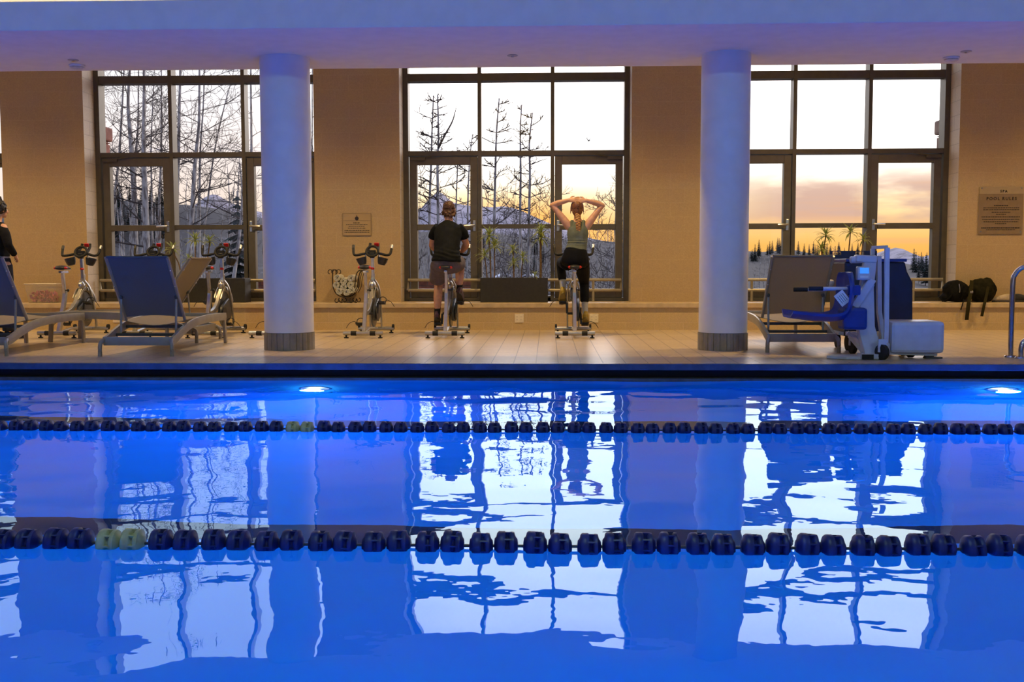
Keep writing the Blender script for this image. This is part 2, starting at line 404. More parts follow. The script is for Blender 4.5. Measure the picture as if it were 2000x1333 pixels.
rs = np.random.RandomState(4); Hh = np.zeros_like(GX)
for i in range(70):
    lam = math.exp(rs.uniform(math.log(.22), math.log(1.9))); th = rs.normal(PI / 2, .8); kx, ky = math.cos(th) * 2 * PI / lam, math.sin(th) * 2 * PI / lam
    Hh += .0072 * lam / (2 * PI) / math.sqrt(18) * np.sin(kx * GX + ky * GY + rs.uniform(0, 6.28))
chop = 1.0 + .8 * np.clip((GY - 6.6) / 2.6, 0, 1) + .5 * np.clip((-GX - 2) / 4, 0, 1)
Hh *= chop
wv = np.stack([GX, GY, Hh], -1).reshape(-1, 3)
ii = (np.arange(ny_ - 1)[:, None] * nx_ + np.arange(nx_ - 1)[None]).ravel()
wf = np.stack([ii, ii + 1, ii + nx_ + 1, ii + nx_], -1)
wm = bpy.data.meshes.new('pool_water'); wm.from_pydata(wv.tolist(), [], wf.tolist()); wm.shade_smooth(); wm.materials.append(watermat())
wob = bpy.data.objects.new('pool_water', wm); COL.objects.link(wob); struct(wob, 'rippled blue pool water')

# low wall, sill, piers, ceiling, beam, outer shell
M().b2((XL - 1, YCURB, GZ), (XR + 1, YW + .25, SILZ - .07)).build('wall_low', m_curb, smooth=False)['kind'] = 'structure'
struct(M().b2((XL - 1, YCURB - .035, SILZ - .07), (XR + 1, YW + .25, SILZ)).build('trim_2', m_sill, smooth=False, bevel=.008), 'stone ledge under the windows')
piers = [(XL - 1, BAYS[0][0])] + [(BAYS[i][1], BAYS[i + 1][0]) for i in range(3)] + [(BAYS[3][1], XR + 1)]
for i, (a, b) in enumerate(piers):
    m = M(); m.add([(a, YP, SILZ), (b, YP, SILZ), (b, YP, TOPZ), (a, YP, TOPZ)], [(0, 1, 2, 3)])
    r_ = sroot('wall_back_%d' % (i + 1), 'tan painted block pier')
    m.build('pier_face', m_block, r_, smooth=False)
    e = M()
    for xx in (a, b): e.add([(xx, YP, SILZ), (xx, YW + .25, SILZ), (xx, YW + .25, TOPZ), (xx, YP, TOPZ)], [(0, 1, 2, 3)])
    e.add([(a, YW + .25, SILZ), (b, YW + .25, SILZ), (b, YW + .25, TOPZ), (a, YW + .25, TOPZ)], [(0, 1, 2, 3)])
    e.build('pier_return', m_block_lit, r_, smooth=False)
M().b2((XL - 1, YB1, TOPZ), (XR + 1, YW + .25, TOPZ + .1)).build('ceiling', m_white, smooth=False)['kind'] = 'structure'
BT = 3.5625
bm_ = M(); bm_.b2((XL - 1, YB0, SOF), (XR + 1, YB1, BT)); bm_.b2((XL - 1, YB0 + .5, BT), (XR + 1, YB1, TOPZ + .1))
struct(bm_.build('ceiling_beam', m_white, smooth=False, bevel=.01), 'long white ceiling beam over the columns')
M().b2((XL - 1, YBACK, 4.9), (XR + 1, YB0 + .6, 5.0)).build('ceiling_high', m_white, smooth=False)['kind'] = 'structure'
M().b2((XL - 1.1, YBACK, -.1), (XL - 1, YW + .25, 5)).build('wall_left', m_block, smooth=False)['kind'] = 'structure'
M().b2((XR + 1, YBACK, -.1), (XR + 1.1, YW + .25, 5)).build('wall_right', m_block, smooth=False)['kind'] = 'structure'
wb = M(); wb.b2((XL - 1, YBACK - .1, 0), (XR + 1, YBACK, 1.0)); wb.b2((XL - 1, YBACK - .1, 4.2), (XR + 1, YBACK, 5))
for xx in np.linspace(XL - 1, XR + 1, 7): wb.b2((xx - .5, YBACK - .1, 1.0), (xx + .5, YBACK, 4.2))  # unseen gaps between these, added to let dusk light onto the columns
wb.build('wall_near', m_block, smooth=False)['kind'] = 'structure'
# warm cove strip hidden on top of the beam
cv = M().b2((XL, YB0 + .30, BT + .002), (XR, YB0 + .36, BT + .03)).build('cove_light', mat('cove_lamp', (1, .8, .5), emit=(1, .72, .36), estr=9.0), smooth=False)
tag(cv, 'warm cove light strip on top of the ceiling beam', 'light')

# columns
cF = []
for cx, lab in ((0, 'left white round column with grey tile base'), (1, 'right white round column with grey tile base')):
    pA, pB = [(PZ(518, 681, GZ), PZ(613.5, 681, GZ)), (PZ(1363.5, 682, GZ), PZ(1459, 682, GZ))][cx]
    y = 11.38; a = PY((518, 1363.5)[cx], 681, y); b = PY((613.5, 1459)[cx], 681, y); R_ = (b.x - a.x) / 2; X_ = (a.x + b.x) / 2
    cF.append((X_, y, R_))
    c = bpy.data.objects.new('column', None); COL.objects.link(c); c.location = (X_, y, GZ); struct(c, lab)
    M().lathe([(R_ - .004, .19), (R_ - .004, SOF - GZ)], 64).build('shaft', m_colm, c)
    M().lathe([(R_ - .012, .17), (R_ - .012, .195)], 64).build('shadow_gap', m_gut, c)
    tb = M(); nt = 24
    for k in range(nt):
        a0, a1 = 2 * PI * (k + .04) / nt, 2 * PI * (k + .96) / nt
        tb.prism([(math.cos(g) * rr, math.sin(g) * rr) for g, rr in ((a0, R_ - .03), (a0, R_ + .002), ((a0 + a1) / 2, R_ + .004), (a1, R_ + .002), (a1, R_ - .03))], 0, .185, 'xy')
    tb.lathe([(R_ - .008, 0), (R_ - .008, .18)], 48)
    tb.build('tile_base', mat('base_tile', (.26, .235, .19), .4, var=.12, scale=9), c, smooth=False)

# ================================================================== WINDOWS AND DOORS
ZT0, ZT1 = 2.675, 2.745      # transom over the doors
ZU0, ZU1 = 3.755, 3.865      # upper rail
ZM0, ZM1 = 1.590, 1.672      # middle rail
m_door = mat('door_frame', (.125, .105, .07), .4, .3, var=.08)
def bayx(a, b):
    w_ = b - a; return [a, a + w_ * .0]
for bi, (a, b) in enumerate(BAYS):
    wn = sroot('window_%d' % (bi + 1), 'tall dark framed window bay with two glass doors'); p = (b - a - .10) / 3
    xs = [a + .05 + p * i for i in range(4)]
    f = M()
    f.b2((a, YW - .06, SILZ), (a + .075, YW + .16, TOPZ)); f.b2((b - .075, YW - .06, SILZ), (b, YW + .16, TOPZ))
    f.b2((a, YW - .06, TOPZ - .09), (b, YW + .16, TOPZ)); f.b2((a, YW - .03, SILZ), (b, YW + .14, SILZ + .05))
    f.build('frame', m_frame, wn, smooth=False)
    for i in (1, 2): M().b2((xs[i] - .027, YW - .05, SILZ), (xs[i] + .027, YW + .15, TOPZ)).build('mullion', m_frame, wn, smooth=False)
    for z0, z1, nm in ((ZT0, ZT1, 'transom'), (ZU0, ZU1, 'upper_rail')):
        M().b2((a + .06, YW - .045, z0), (b - .06, YW + .14, z1)).build(nm, m_frame, wn, smooth=False)
    M().b2((xs[1] + .02, YW - .03, ZM0 + .02), (xs[2] - .02, YW + .12, ZM1)).build('middle_rail', m_frame, wn, smooth=False)
    M().b2((xs[1] + .02, YW - .03, SILZ), (xs[2] - .02, YW + .12, SILZ + .075)).build('bottom_rail', m_frame, wn, smooth=False)
    def pane(x0_, x1_, z0, z1, par):
        M().add([(x0_, YW + .06, z0), (x1_, YW + .06, z0), (x1_, YW + .06, z1), (x0_, YW + .06, z1)], [(0, 1, 2, 3)]).build('pane', m_pane, par, smooth=False)
    for i in range(3):
        l_, r_ = xs[i] + .02, xs[i + 1] - .02
        pane(l_, r_, ZT1 - .01, ZU0 + .01, wn); pane(l_, r_, ZU1 - .01, TOPZ - .08, wn)
        if i == 1: pane(l_, r_, SILZ + .06, ZM0 + .03, wn); pane(l_, r_, ZM1 - .01, ZT0 + .01, wn)
        else:
            d = sroot('door_%d' % (bi * 2 + (i > 0) + 1), 'glass exit door in a dark bronze frame')
            l_ = xs[i] + (.04 if i == 0 else .035); r_ = xs[i + 1] - (.035 if i == 0 else .04); st = .105
            fr = M(); y0_, y1_ = YW - .02, YW + .10; zb, zt = SILZ + .052, ZT0 - .012
            fr.b2((l_, y0_, zb), (l_ + st, y1_, zt)); fr.b2((r_ - st, y0_, zb), (r_, y1_, zt))
            fr.b2((l_ + st, y0_, zt - .115), (r_ - st, y1_, zt)); fr.b2((l_ + st, y0_, zb), (r_ - st, y1_, zb + .13))
            fr.build('leaf', m_door, d, smooth=False, bevel=.004)
            M().b2((l_ + st, y0_ - .012, ZM0), (r_ - st, y1_, ZM1)).build('push_rail', m_door, d, smooth=False, bevel=.004)
            pane(l_ + st, r_ - st, zb + .12, ZM0 + .01, d); pane(l_ + st, r_ - st, ZM1 - .01, zt - .11, d)
            hx = r_ - st * .45 if i == 0 else l_ + st * .45; sg = -1 if i == 0 else 1
            h = M(); h.b2((hx - .02, y0_ - .012, 1.57), (hx + .02, y0_, 1.73)); hb = h.build('handle_plate', m_steel, d, smooth=False, bevel=.004)
            M().tube([(hx, y0_ - .012, 1.655), (hx, y0_ - .06, 1.655), (hx + sg * .03, y0_ - .07, 1.652), (hx + sg * .15, y0_ - .07, 1.648)], .014, 8).build('lever', m_steel, hb)
            cl = M(); cx_ = l_ + .12 if i == 0 else r_ - .12; s2 = 1 if i == 0 else -1
            cl.b2((cx_ - .11, y0_ - .035, zt - .055), (cx_ + .11, y0_, zt - .015)); cl.bar((cx_ + s2 * .08, y0_ - .02, zt - .01), (cx_ + s2 * .30, y0_ - .05, zt + .012), .02, .012)
            cl.build('door_closer', m_frame, d, smooth=False)

# guard rails in front of the glass, on the sill
gpx = [((165, 548), (520, 548)), ((797, 547), (1213, 547)), ((1462, 548), (1841, 546))]
for i, ((a, ya), (b, yb)) in enumerate(gpx):
    Y_ = 15.40; bx = BAYS[i + 1]; xa, xb = bx[0] + .07, bx[1] - .07
    if i == 1: xa, xb = PY(797, 547, Y_).x, PY(1213, 547, Y_).x
    if i == 2: xb = PY(1841, 546, Y_).x
    g = thing('guard_rail', ['two bar metal guard rail along the left window behind the blue loungers', 'two bar metal guard rail along the middle window behind the two cyclists', 'two bar metal guard rail along the right window beside the backpacks'][i], 'railing', ((xa + xb) / 2, Y_, SILZ))
    h = (xb - xa) / 2; zt, zb_ = .315, .165
    M().tube([(-h, 0, zb_), (-h, 0, zt), (h, 0, zt), (h, 0, zb_)], .024, 10).build('top_bar', m_rail, g)
    M().tube([(-h, 0, zb_), (h, 0, zb_)], .022, 10).build('lower_bar', m_rail, g)
    for u in (-h * .72, 0, h * .74): M().tube([(u, 0, 0), (u, 0, zt)], .020, 10).build('post', m_rail, g)

# ================================================================== POOL FITTINGS
m_float = mat('navy_float', (.007, .014, .10), .45, var=.25, scale=30)
m_floaty = mat('yellow_float', (.40, .40, .19), .35, var=.12, scale=30)
def float_mesh(pitch, R_):
    p = pitch; m = M()
    prof = [(.012, -.49 * p), (R_ * .50, -.47 * p), (R_ * .62, -.40 * p), (R_ * .90, -.36 * p), (R_, -.28 * p), (R_, -.06 * p), (R_ * .92, 0), (R_ * .70, .03 * p),
            (R_ * .66, .10 * p), (R_ * .90, .16 * p), (R_ * .97, .22 * p), (R_ * .94, .34 * p), (R_ * .60, .40 * p), (R_ * .45, .47 * p), (.012, .49 * p)]
    m.lathe(prof, 20, axis='x')
    for e in range(8):                  # vanes between the two rims
        a = 2 * PI * e / 8; m.box((-.0 * p, math.cos(a) * R_ * .8, math.sin(a) * R_ * .8), (p * .5, .006, R_ * .36), (a - PI / 2, 0, 0))
    return m
for (Y_, za, lab, ys, pxs, pitch, RR) in ((6.70, .012, 'far lane line of navy floats with one yellow pair near the left column', (0, 1), (548, 627), .1013, .050),
                                   (3.90, .010, 'near lane line of big navy floats with a yellow pair at the far left', (0, 1), (172, 292), .1020, .054)):
    n0 = PY(-40, 900, Y_).x; n1 = PY(2040, 900, Y_).x; cnt = int((n1 - n0) / pitch)
    ll = thing('lane_line', lab, 'lane rope', (0, Y_, za))
    M().tube([(XL, 0, 0), (XR, 0, 0)], .006, 6).build('cable', m_dark, ll)
    fm = float_mesh(pitch * .90, RR).mesh('float'); finish(fm, m_float, True, 50); fy = fm.copy(); finish(fy, m_floaty, True, 50)
    off = rnd.random() * pitch; xm = (PY(pxs[0], 900, Y_).x + PY(pxs[1], 900, Y_).x) / 2
    base = xm - pitch * round((xm - n0) / pitch) - pitch / 2
    for k in range(-14, cnt + 16):
        xx = base + k * pitch; yel = abs(xx - xm) < pitch
        o = bpy.data.objects.new('float', fy if yel else fm); COL.objects.link(o); o.parent = ll
        o.location = (xx + (.004 if k % 2 else -.004), rnd.uniform(-.003, .003), rnd.uniform(-.004, .004)); o.rotation_euler = (rnd.uniform(0, 6.28), rnd.uniform(-.05, .05), rnd.uniform(-.05, .05))
        if yel: o['label'] = 'yellow float'
for i, lx in enumerate(PLX):
    g = thing('underwater_light', ['glowing round pool light under water in front of the left column', 'glowing round pool light under water at the far right edge', 'glowing round pool light under water left of the frame'][i], 'pool light', (lx, YE - .002, -.60)) if i < 2 else None
    if not g: continue
    M().lathe([(.10, -.004), (.13, -.02), (.145, -.012), (.15, 0)], 32, axis='y').build('bezel', m_steel, g)
    M().lathe([(.001, -.118), (.05, -.115), (.075, -.108), (.075, -.10), (.03, -.01)], 32, axis='y').build('lens', mat('pool_lens', (.8, .9, 1), emit=(.7, .8, 1.0), estr=30.0), g)

# ================================================================== CEILING FITTINGS
def detector(px, py, lab):
    p = PZ(px, py, SOF); t = thing('smoke_detector', lab, 'smoke detector', (p.x, p.y, SOF))
    M().lathe([(.085, 0), (.088, -.012), (.08, -.02)], 32).build('base', m_white, t)
    M().lathe([(.072, -.02), (.076, -.032), (.06, -.045), (.03, -.052), (.001, -.052)], 32).build('cover', mat('detector_plastic', (.62, .60, .55), .5), t)
def sprinkler(px, py, lab):
    p = PZ(px, py, SOF); t = thing('sprinkler_head', lab, 'sprinkler', (p.x, p.y, SOF))
    M().lathe([(.055, 0), (.058, -.006), (.03, -.010), (.001, -.010)], 24).build('cover_plate', mat('sprinkler_paint', (.45, .44, .42), .5), t)
    M().lathe([(.012, -.008), (.012, -.02), (.022, -.022), (.001, -.025)], 12).build('deflector', m_steel, t)
detector(150, 127, 'round smoke detector under the beam, left of the left column'); detector(1858, 112, 'round smoke detector under the beam at the far right')
sprinkler(143, 117, 'small sprinkler plate beside the left smoke detector'); sprinkler(1001, 108, 'small sprinkler plate under the middle of the beam'); sprinkler(1887, 100, 'small sprinkler plate beside the right smoke detector')

# ================================================================== SPIN BIKES (local: base centre on floor, +y towards the windows)
def ringpts(r, n=20, c=(0, 0, 0), tilt=0):
    return [(c[0] + r * math.cos(2 * PI * i / n), c[1] + r * math.sin(2 * PI * i / n) * math.cos(tilt), c[2] + r * math.sin(2 * PI * i / n) * math.sin(tilt)) for i in range(n)]
CY, CZ, CL = .07, .285, .14      # crank centre and arm
m_bottle = mat('bottle_holder_black', (.022, .026, .034), .3, var=.2, scale=30)
m_fly = mat('flywheel_grey', (.22, .23, .24), .3, .7, var=.1)
def make_bike(up):
    t = thing('exercise_bike', 'spin bike', 'exercise bike')
    for y, nm, ww in ((-.5, 'rear_stabilizer', .25), (.5, 'front_stabilizer', .24)):
        s = M().tube([(-ww, y, .062), (ww, y, .062)], .027, 12).build(nm, m_silver, t)
        for sx in (-1, 1):
            M().lathe([(.03, 0), (.03, .012), (.012, .016), (.012, .04)], 14, (sx * (ww - .035), y, .0)).build('foot', m_rubber, s)
            if y < 0: M().tube([(sx * .20 - sx * .045 * (1 if sx > 0 else 1), y, .062), (sx * .085, y, .062)], .031, 12).build('grip_pad', m_rubber, s)
            else: M().lathe([(.001, -.014), (.034, -.014), (.036, 0), (.034, .014), (.001, .014)], 18, (sx * (ww - .01), y + .01, .085), 'x').build('transport_wheel', m_rubber, s)
    fr = M()
    fr.bar((0, -.50, .06), (0, -.06, .10), .05, .03); fr.bar((0, -.06, .10), (0, .50, .07), .05, .03)
    fr.sweep(cr([(0, -.46, .07), (0, -.40, .18), (0, -.28, .46), (0, -.24, .60)], 5), [(-.022, -.03), (.022, -.03), (.022, .03), (-.022, .03)], (0, 1, 0))
    fr.sweep(cr([(0, -.34, .30), (0, -.05, .36), (0, .24, .62), (0, .30, .80)], 5), [(-.022, -.028), (.022, -.028), (.022, .028), (-.022, .028)], (0, 1, 0))
    for sx in (-1, 1): fr.sweep(cr([(sx * .025, .27, .72), (sx * .072, .34, .60), (sx * .078, .45, .32), (sx * .075, .50, .07)], 5), [(-.011, -.018), (.011, -.018), (.011, .018), (-.011, .018)], (0, 1, 0))
    fr.build('frame', m_silver, t, bevel=.004)
    sp = M().bar((0, -.255, .55), (0, -.30, .83), .034, .045, (0, 1, 0)).build('seat_post', m_steel, t, bevel=.004)
    M().bar((0, -.37, .835), (0, -.17, .835), .04, .03).build('seat_slider', m_chrome, sp, bevel=.004)
    M().tube([(0, -.27, .60), (.045, -.275, .60)], .008, 8).ell((.055, -.275, .60), (.014, .02, .02), 10).build('height_knob', m_black, sp)
    sd = M().limb([(0, -.385, .885), (0, -.33, .892), (0, -.25, .89), (0, -.16, .885), (0, -.10, .877)], [(.06, .022), (.085, .03), (.06, .028), (.028, .024), (.018, .016)], 18)
    so = sd.build('saddle', m_black, t)
    for sx in (-1, 1): M().ell((sx * .066, -.35, .887), (.021, .034, .018), 12).build('saddle_trim', m_red, so)
    M().bar((-.03, -.32, .86), (-.03, -.14, .865), .008, .008).bar((.03, -.32, .86), (.03, -.14, .865), .008, .008).build('saddle_rail', m_steel, so)
    hp = M().bar((0, .29, .74), (0, .27, 1.04), .036, .05, (0, 1, 0)).build('handlebar_post', m_steel, t, bevel=.004)
    hb = M(); Z_ = 1.065
    for sx in (-1, 1):
        hb.tube([(0, .26, Z_), (sx * .09, .26, Z_ + .005), (sx * .17, .22, Z_ - .012), (sx * .215, .20, Z_ - .016), (sx * .243, .23, Z_ + .005), (sx * .255, .28, Z_ + .085)], .017, 10, k=3)
        hb.tube([(sx * .075, .26, Z_ + .02), (sx * .065, .33, Z_ + .05), (sx * .058, .40, Z_ + .10), (sx * .052, .42, Z_ + .145)], .018, 10, k=3)
    hb.tube(ringpts(.078, 22, (0, .25, Z_ + .035), PI / 2 - .55), .017, 8, closed=True); hb.box((0, .25, Z_ + .02), (.09, .05, .06))
    ho = hb.build('handlebar', m_rubber, t)
    for sx in (-1, 1): M().tube([(sx * .2535, .27, Z_ + .07), (sx * .258, .30, Z_ + .115)], .0185, 10).build('bar_tip', m_steel if sx > 0 else m_black, ho)
    M().box((.045, .33, Z_ + .125), (.062, .02, .05), (.3, 0, .1)).build('console', m_red, ho, bevel=.006)
    M().box((0, .245, Z_ - .02), (.06, .06, .07)).build('stem_clamp', m_black, hp, bevel=.008)
    for sx in (-1, 1):
        bh = M().lathe([(.02, -.10), (.045, -.095), (.060, -.06), (.072, .0), (.064, .0), (.052, -.055), (.001, -.09)], 20, (sx * .145, .235, Z_ - .05), rot=(0, sx * .25, 0)).build('bottle_holder', m_bottle, t)
        M().bar((sx * .10, .245, Z_ - .06), (sx * .085, .25, Z_), .014, .012).build('bracket', m_silver, bh)
    M().lathe([(.001, -.013), (.235, -.013), (.243, -.006), (.243, .006), (.235, .013), (.001, .013)], 40, (0, .33, .335), 'x').build('flywheel', m_fly, t)
    gd = M(); arc = [(.33 + .275 * math.cos(a), .335 + .275 * math.sin(a)) for a in np.linspace(.35, 2.6, 16)]
    gd.sweep([(0, y, z) for y, z in arc], [(-.05, 0), (-.035, .02), (.035, .02), (.05, 0), (.05, -.03), (.04, -.03), (.035, 0), (-.035, 0), (-.04, -.03), (-.05, -.03)], (0, 1, 0.01)).build('flywheel_guard', m_silver, t)
    M().ell((0, .25, .645), (.045, .075, .07), 20).build('brake_cover', m_steel, t)
    cg = M(); pl = [(CY + .07 * math.cos(a), CZ + .10 * math.sin(a)) for a in np.linspace(PI * .6, PI * 1.4, 8)] + [(.30, .17), (.42, .22), (.47, .33), (.43, .44), (.30, .48)]
    cg.prism(pl, .035, .075, 'yz').build('chain_guard', m_dark, t, bevel=.012)
    M().tube([(.0, .30, .81), (0, .275, .86)], .009, 8).lathe([(.001, .0), (.022, .004), (.026, .02), (.018, .035), (.001, .04)], 16, (0, .27, .855)).build('resistance_knob', m_red, t)
    ck = M().tube([(-.085, CY, CZ), (.085, CY, CZ)], .016, 10).lathe([(.001, -.006), (.085, -.006), (.085, .006), (.001, .006)], 28, (.088, CY, CZ), 'x').build('crank_axle', m_black, t)
    pos = {}
    for sx in (-1, 1):
        sgn = (1 if (sx > 0) == (up == 'R') else -1); a = PI / 2 - .10
        e = (CY + CL * math.cos(a) * sgn, CZ + CL * math.sin(a) * sgn)
        co = M().bar((sx * .088, CY, CZ), (sx * .095, e[0], e[1]), .016, .028, (1, 0, 0)).build('crank_arm', m_black, t, bevel=.003)
        pc = (sx * .145, e[0], e[1]); pos[sx] = pc
        pd = M(); tl = -.35
        for dy in (-.045, .045): pd.bar((pc[0] - .045, pc[1] + dy, pc[2] + dy * tl), (pc[0] + .045, pc[1] + dy, pc[2] + dy * tl), .014, .016)
        for dx_ in (-.04, .04): pd.bar((pc[0] + dx_, pc[1] - .05, pc[2] - .05 * tl), (pc[0] + dx_, pc[1] + .05, pc[2] + .05 * tl), .012, .016)
        pd.tube([(pc[0] - .05, pc[1], pc[2]), (pc[0] + .05, pc[1], pc[2])], .009, 8)
        po = pd.build('pedal', m_black, t)
        cage = M().tube([(pc[0] - .042, pc[1] + .05, pc[2]), (pc[0] - .045, pc[1] + .09, pc[2] + .05), (pc[0], pc[1] + .10, pc[2] + .075), (pc[0] + .045, pc[1] + .09, pc[2] + .05), (pc[0] + .042, pc[1] + .05, pc[2])], .006, 6, k=3)
        cage.tube([(pc[0] + sx * .045, pc[1] + .02, pc[2] + .02), (pc[0] + sx * .075, pc[1], pc[2] + .035), (pc[0] + sx * .13, pc[1] - .03, pc[2] + .01), (pc[0] + sx * .17, pc[1] - .03, pc[2] - .05)], .004, 5, k=3)
        cage.build('toe_strap', m_rubber, po)
    return t, pos
def bikex(px): return PY(px, 660, 13.10).x
YBK = 13.60
bikeR, posR = make_bike('R'); bikeL, posL = make_bike('L')
BX = {'man': bikex(869), 'woman': bikex(1123), 'mid': bikex(709.5), 'b1': bikex(112)}
h2 = PY(300, 490, YBK + .26).x; h3 = PY(432, 490, YBK + .26).x; h4 = bikex(525)
GB = 'spin bikes facing the windows'
bikeR.location = (BX['man'], YBK, GZ); bikeL.location = (BX['woman'], YBK, GZ)
tag(bikeR, 'silver spin bike ridden by the man in the dark T-shirt', 'exercise bike', GB)
tag(bikeL, 'silver spin bike ridden by the woman with the braid', 'exercise bike', GB)
copy_tree(bikeR, 'riderless silver spin bike beside the iron towel rack', GB, (BX['mid'], YBK, GZ))
copy_tree(bikeR, 'riderless spin bike nearest the left wall, beside the clear plastic tub', GB, (BX['b1'], YBK, GZ))
copy_tree(bikeL, 'spin bike mostly hidden behind the blue backed lounger', GB, (h2, YBK, GZ))
copy_tree(bikeL, 'riderless spin bike between the beige lounger back and the left column', GB, (h3, YBK, GZ))
copy_tree(bikeR, 'spin bike mostly hidden behind the left column', GB, (h4, YBK, GZ))

# ================================================================== LOUNGERS (local: +y is the foot end)
def weave(name, c):
    m = mat(name, c, .75, var=.18, scale=400, bump=.1); t = N(m.node_tree); b = m.node_tree.nodes['Principled BSDF']
    tl = t.n('ShaderNodeBsdfTranslucent'); tl.inputs[0].default_value = (c[0] * 1.25, c[1] * 1.3, c[2] * 1.35, 1); mx = t.n('ShaderNodeMixShader'); mx.inputs[0].default_value = .42   # the open weave lets window light through
    t.link(b.outputs[0], mx.inputs[1]); t.link(tl.outputs[0], mx.inputs[2]); t.link(mx.outputs[0], m.node_tree.nodes['Material Output'].inputs[0]); return m
m_slate = weave('slate_blue_sling', (.17, .185, .225)); m_taupe = weave('taupe_sling', (.36, .30, .21))
m_lf = mat('lounger_frame', (.34, .31, .26), .4, .25, var=.06)
def sheet(fn, nu, nv, th):
    """Thin closed sheet from fn(u, v) -> (point, normal)."""
    m = M(); A = []; B = []
    for j in range(nv + 1):
        for i in range(nu + 1):
            p, n = fn(i / nu, j / nv); p = Vector(p); n = Vector(n).normalized(); A.append(p + n * th / 2); B.append(p - n * th / 2)
    k = len(A); W_ = nu + 1; fs = []
    for j in range(nv):
        for i in range(nu):
            a = j * W_ + i; fs.append((a, a + 1, a + 1 + W_, a + W_)); fs.append((k + a + W_, k + a + 1 + W_, k + a + 1, k + a))
    edge = [i for i in range(nu)] + [j * W_ + nu for j in range(nv)] + [nv * W_ + nu - i for i in range(nu)] + [(nv - j) * W_ for j in range(nv)]
    for a, b in zip(edge, edge[1:] + edge[:1]): fs.append((b, a, k + a, k + b))
    return m.add(A + B, fs)
def make_lounger(fab):
    t = thing('sun_lounger', 'lounger', 'sun lounger'); hw = .345
    sec = [(-.014, -.043), (.014, -.043), (.020, 0), (.014, .043), (-.014, .043), (-.020, 0)]
    rail = cr([(0, -.885, .150), (0, -.80, .165), (0, -.60, .225), (0, -.30, .290), (0, .1, .318), (0, .5, .322), (0, .90, .315)], 6)
    for sx in (-1, 1):
        M().sweep([(sx * hw, p[1], p[2]) for p in rail], sec).build('side_rail', m_lf, t)
        M().tube([(sx * hw, -.885, .165), (sx * (hw + .012), -.93, .145), (sx * (hw + .022), -.945, .10), (sx * (hw + .024), -.945, 0)], .021, 10, k=4).build('leg', m_lf, t)
        M().bar((sx * (hw - .004), .865, .30), (sx * (hw + .004), .885, 0), .034, .05, (0, 1, 0)).build('leg', m_lf, t, bevel=.006)
    M().sweep([(-hw, -.885, .150), (hw, -.885, .150)], sec).build('head_bar', m_lf, t)
    M().sweep([(-hw, .895, .312), (hw, .895, .312)], sec).build('foot_bar', m_lf, t)
    cb = M()
    for y_, z_ in ((-.62, .20), (-.36, .27)): cb.bar((-hw, y_, z_), (hw, y_, z_), .035, .03)
    cb.build('cross_bar', m_dark, t)
    def seat(u, v):
        y = -.43 + 1.30 * v; zr = .34 + .012 * math.sin(PI * v); return (-.335 + .67 * u, y, zr - (.055 - .03 * v) * math.sin(PI * u) ), (0, 0, 1)
    sheet(seat, 10, 14, .006).build('seat_sling', m_taupe, t)  # blue backed loungers get a paler seat: lamp light put into its colour
    A = Vector((0, -.40, .355)); B = Vector((0, -.865, 1.0)); nv_ = (B - A).cross(Vector((1, 0, 0))).normalized()
    for sx in (-1, 1):
        M().tube([Vector((sx * .315, 0, 0)) + A - (B - A) * .02, Vector((sx * .315, 0, 0)) + B], .017, 10).build('back_tube', m_lf, t)
        st = M().tube([Vector((sx * .29, 0, 0)) + A + (B - A) * .36 + nv_ * .0, (sx * .29, -.60, .215)], .0125, 8).build('prop_strut', m_lf, t)
        M().ell((sx * .29, (A + (B - A) * .36).y, (A + (B - A) * .36).z), (.02, .025, .025), 10).build('pivot_bolt', m_dark, st)
        for q_ in (.55, .8):
            p = A + (B - A) * q_; M().ell((sx * .315, p.y - .015, p.z - .008), (.008, .008, .008), 8).build('rivet', m_chrome, st)
    def back(u, v):
        s_ = math.sin(PI * u); p = A + (B - A) * (.03 + (.99 - .035 * s_) * v); d = .03 * s_
        return (-.308 + .616 * u, p.y + nv_.y * d * -1 * -1, p.z + nv_.z * d), nv_
    bk = sheet(back, 12, 14, .006).build('back_sling', fab, t)
    hem = M(); hem.tube([(-.312, 0, 0)] and [tuple(Vector(back(u, .985)[0])) for u in np.linspace(0, 1, 13)], .013, 8).build('top_hem', fab, bk)
    return t
GL = 'sun loungers on the deck'
def at_(px, py): p = PZ(px, py, GZ); return p
lg1 = make_lounger(m_slate); lg2 = make_lounger(m_taupe)
xc1 = (at_(195, 697).x + at_(333, 697).x) / 2
lg1.location = (xc1, 11.38, GZ); tag(lg1, 'blue backed sun lounger standing whole in front of the left window', 'sun lounger', GL)
c_ = copy_tree(lg1, 'blue backed sun lounger cut off by the left edge of the photo', GL, (at_(8, 697).x - .365, 11.38, GZ))
a_, b_ = at_(500, 688), at_(1637, 690); xr = (at_(1500, 688).x + at_(1637, 690).x) / 2
lg2.location = (xr, 11.93, GZ); tag(lg2, 'taupe sun lounger between the right column and the pool lift', 'sun lounger', GL)
copy_tree(lg2, 'beige sun lounger set sideways behind the blue backed lounger', GL, (-5.06, 12.66, GZ), math.radians(86))

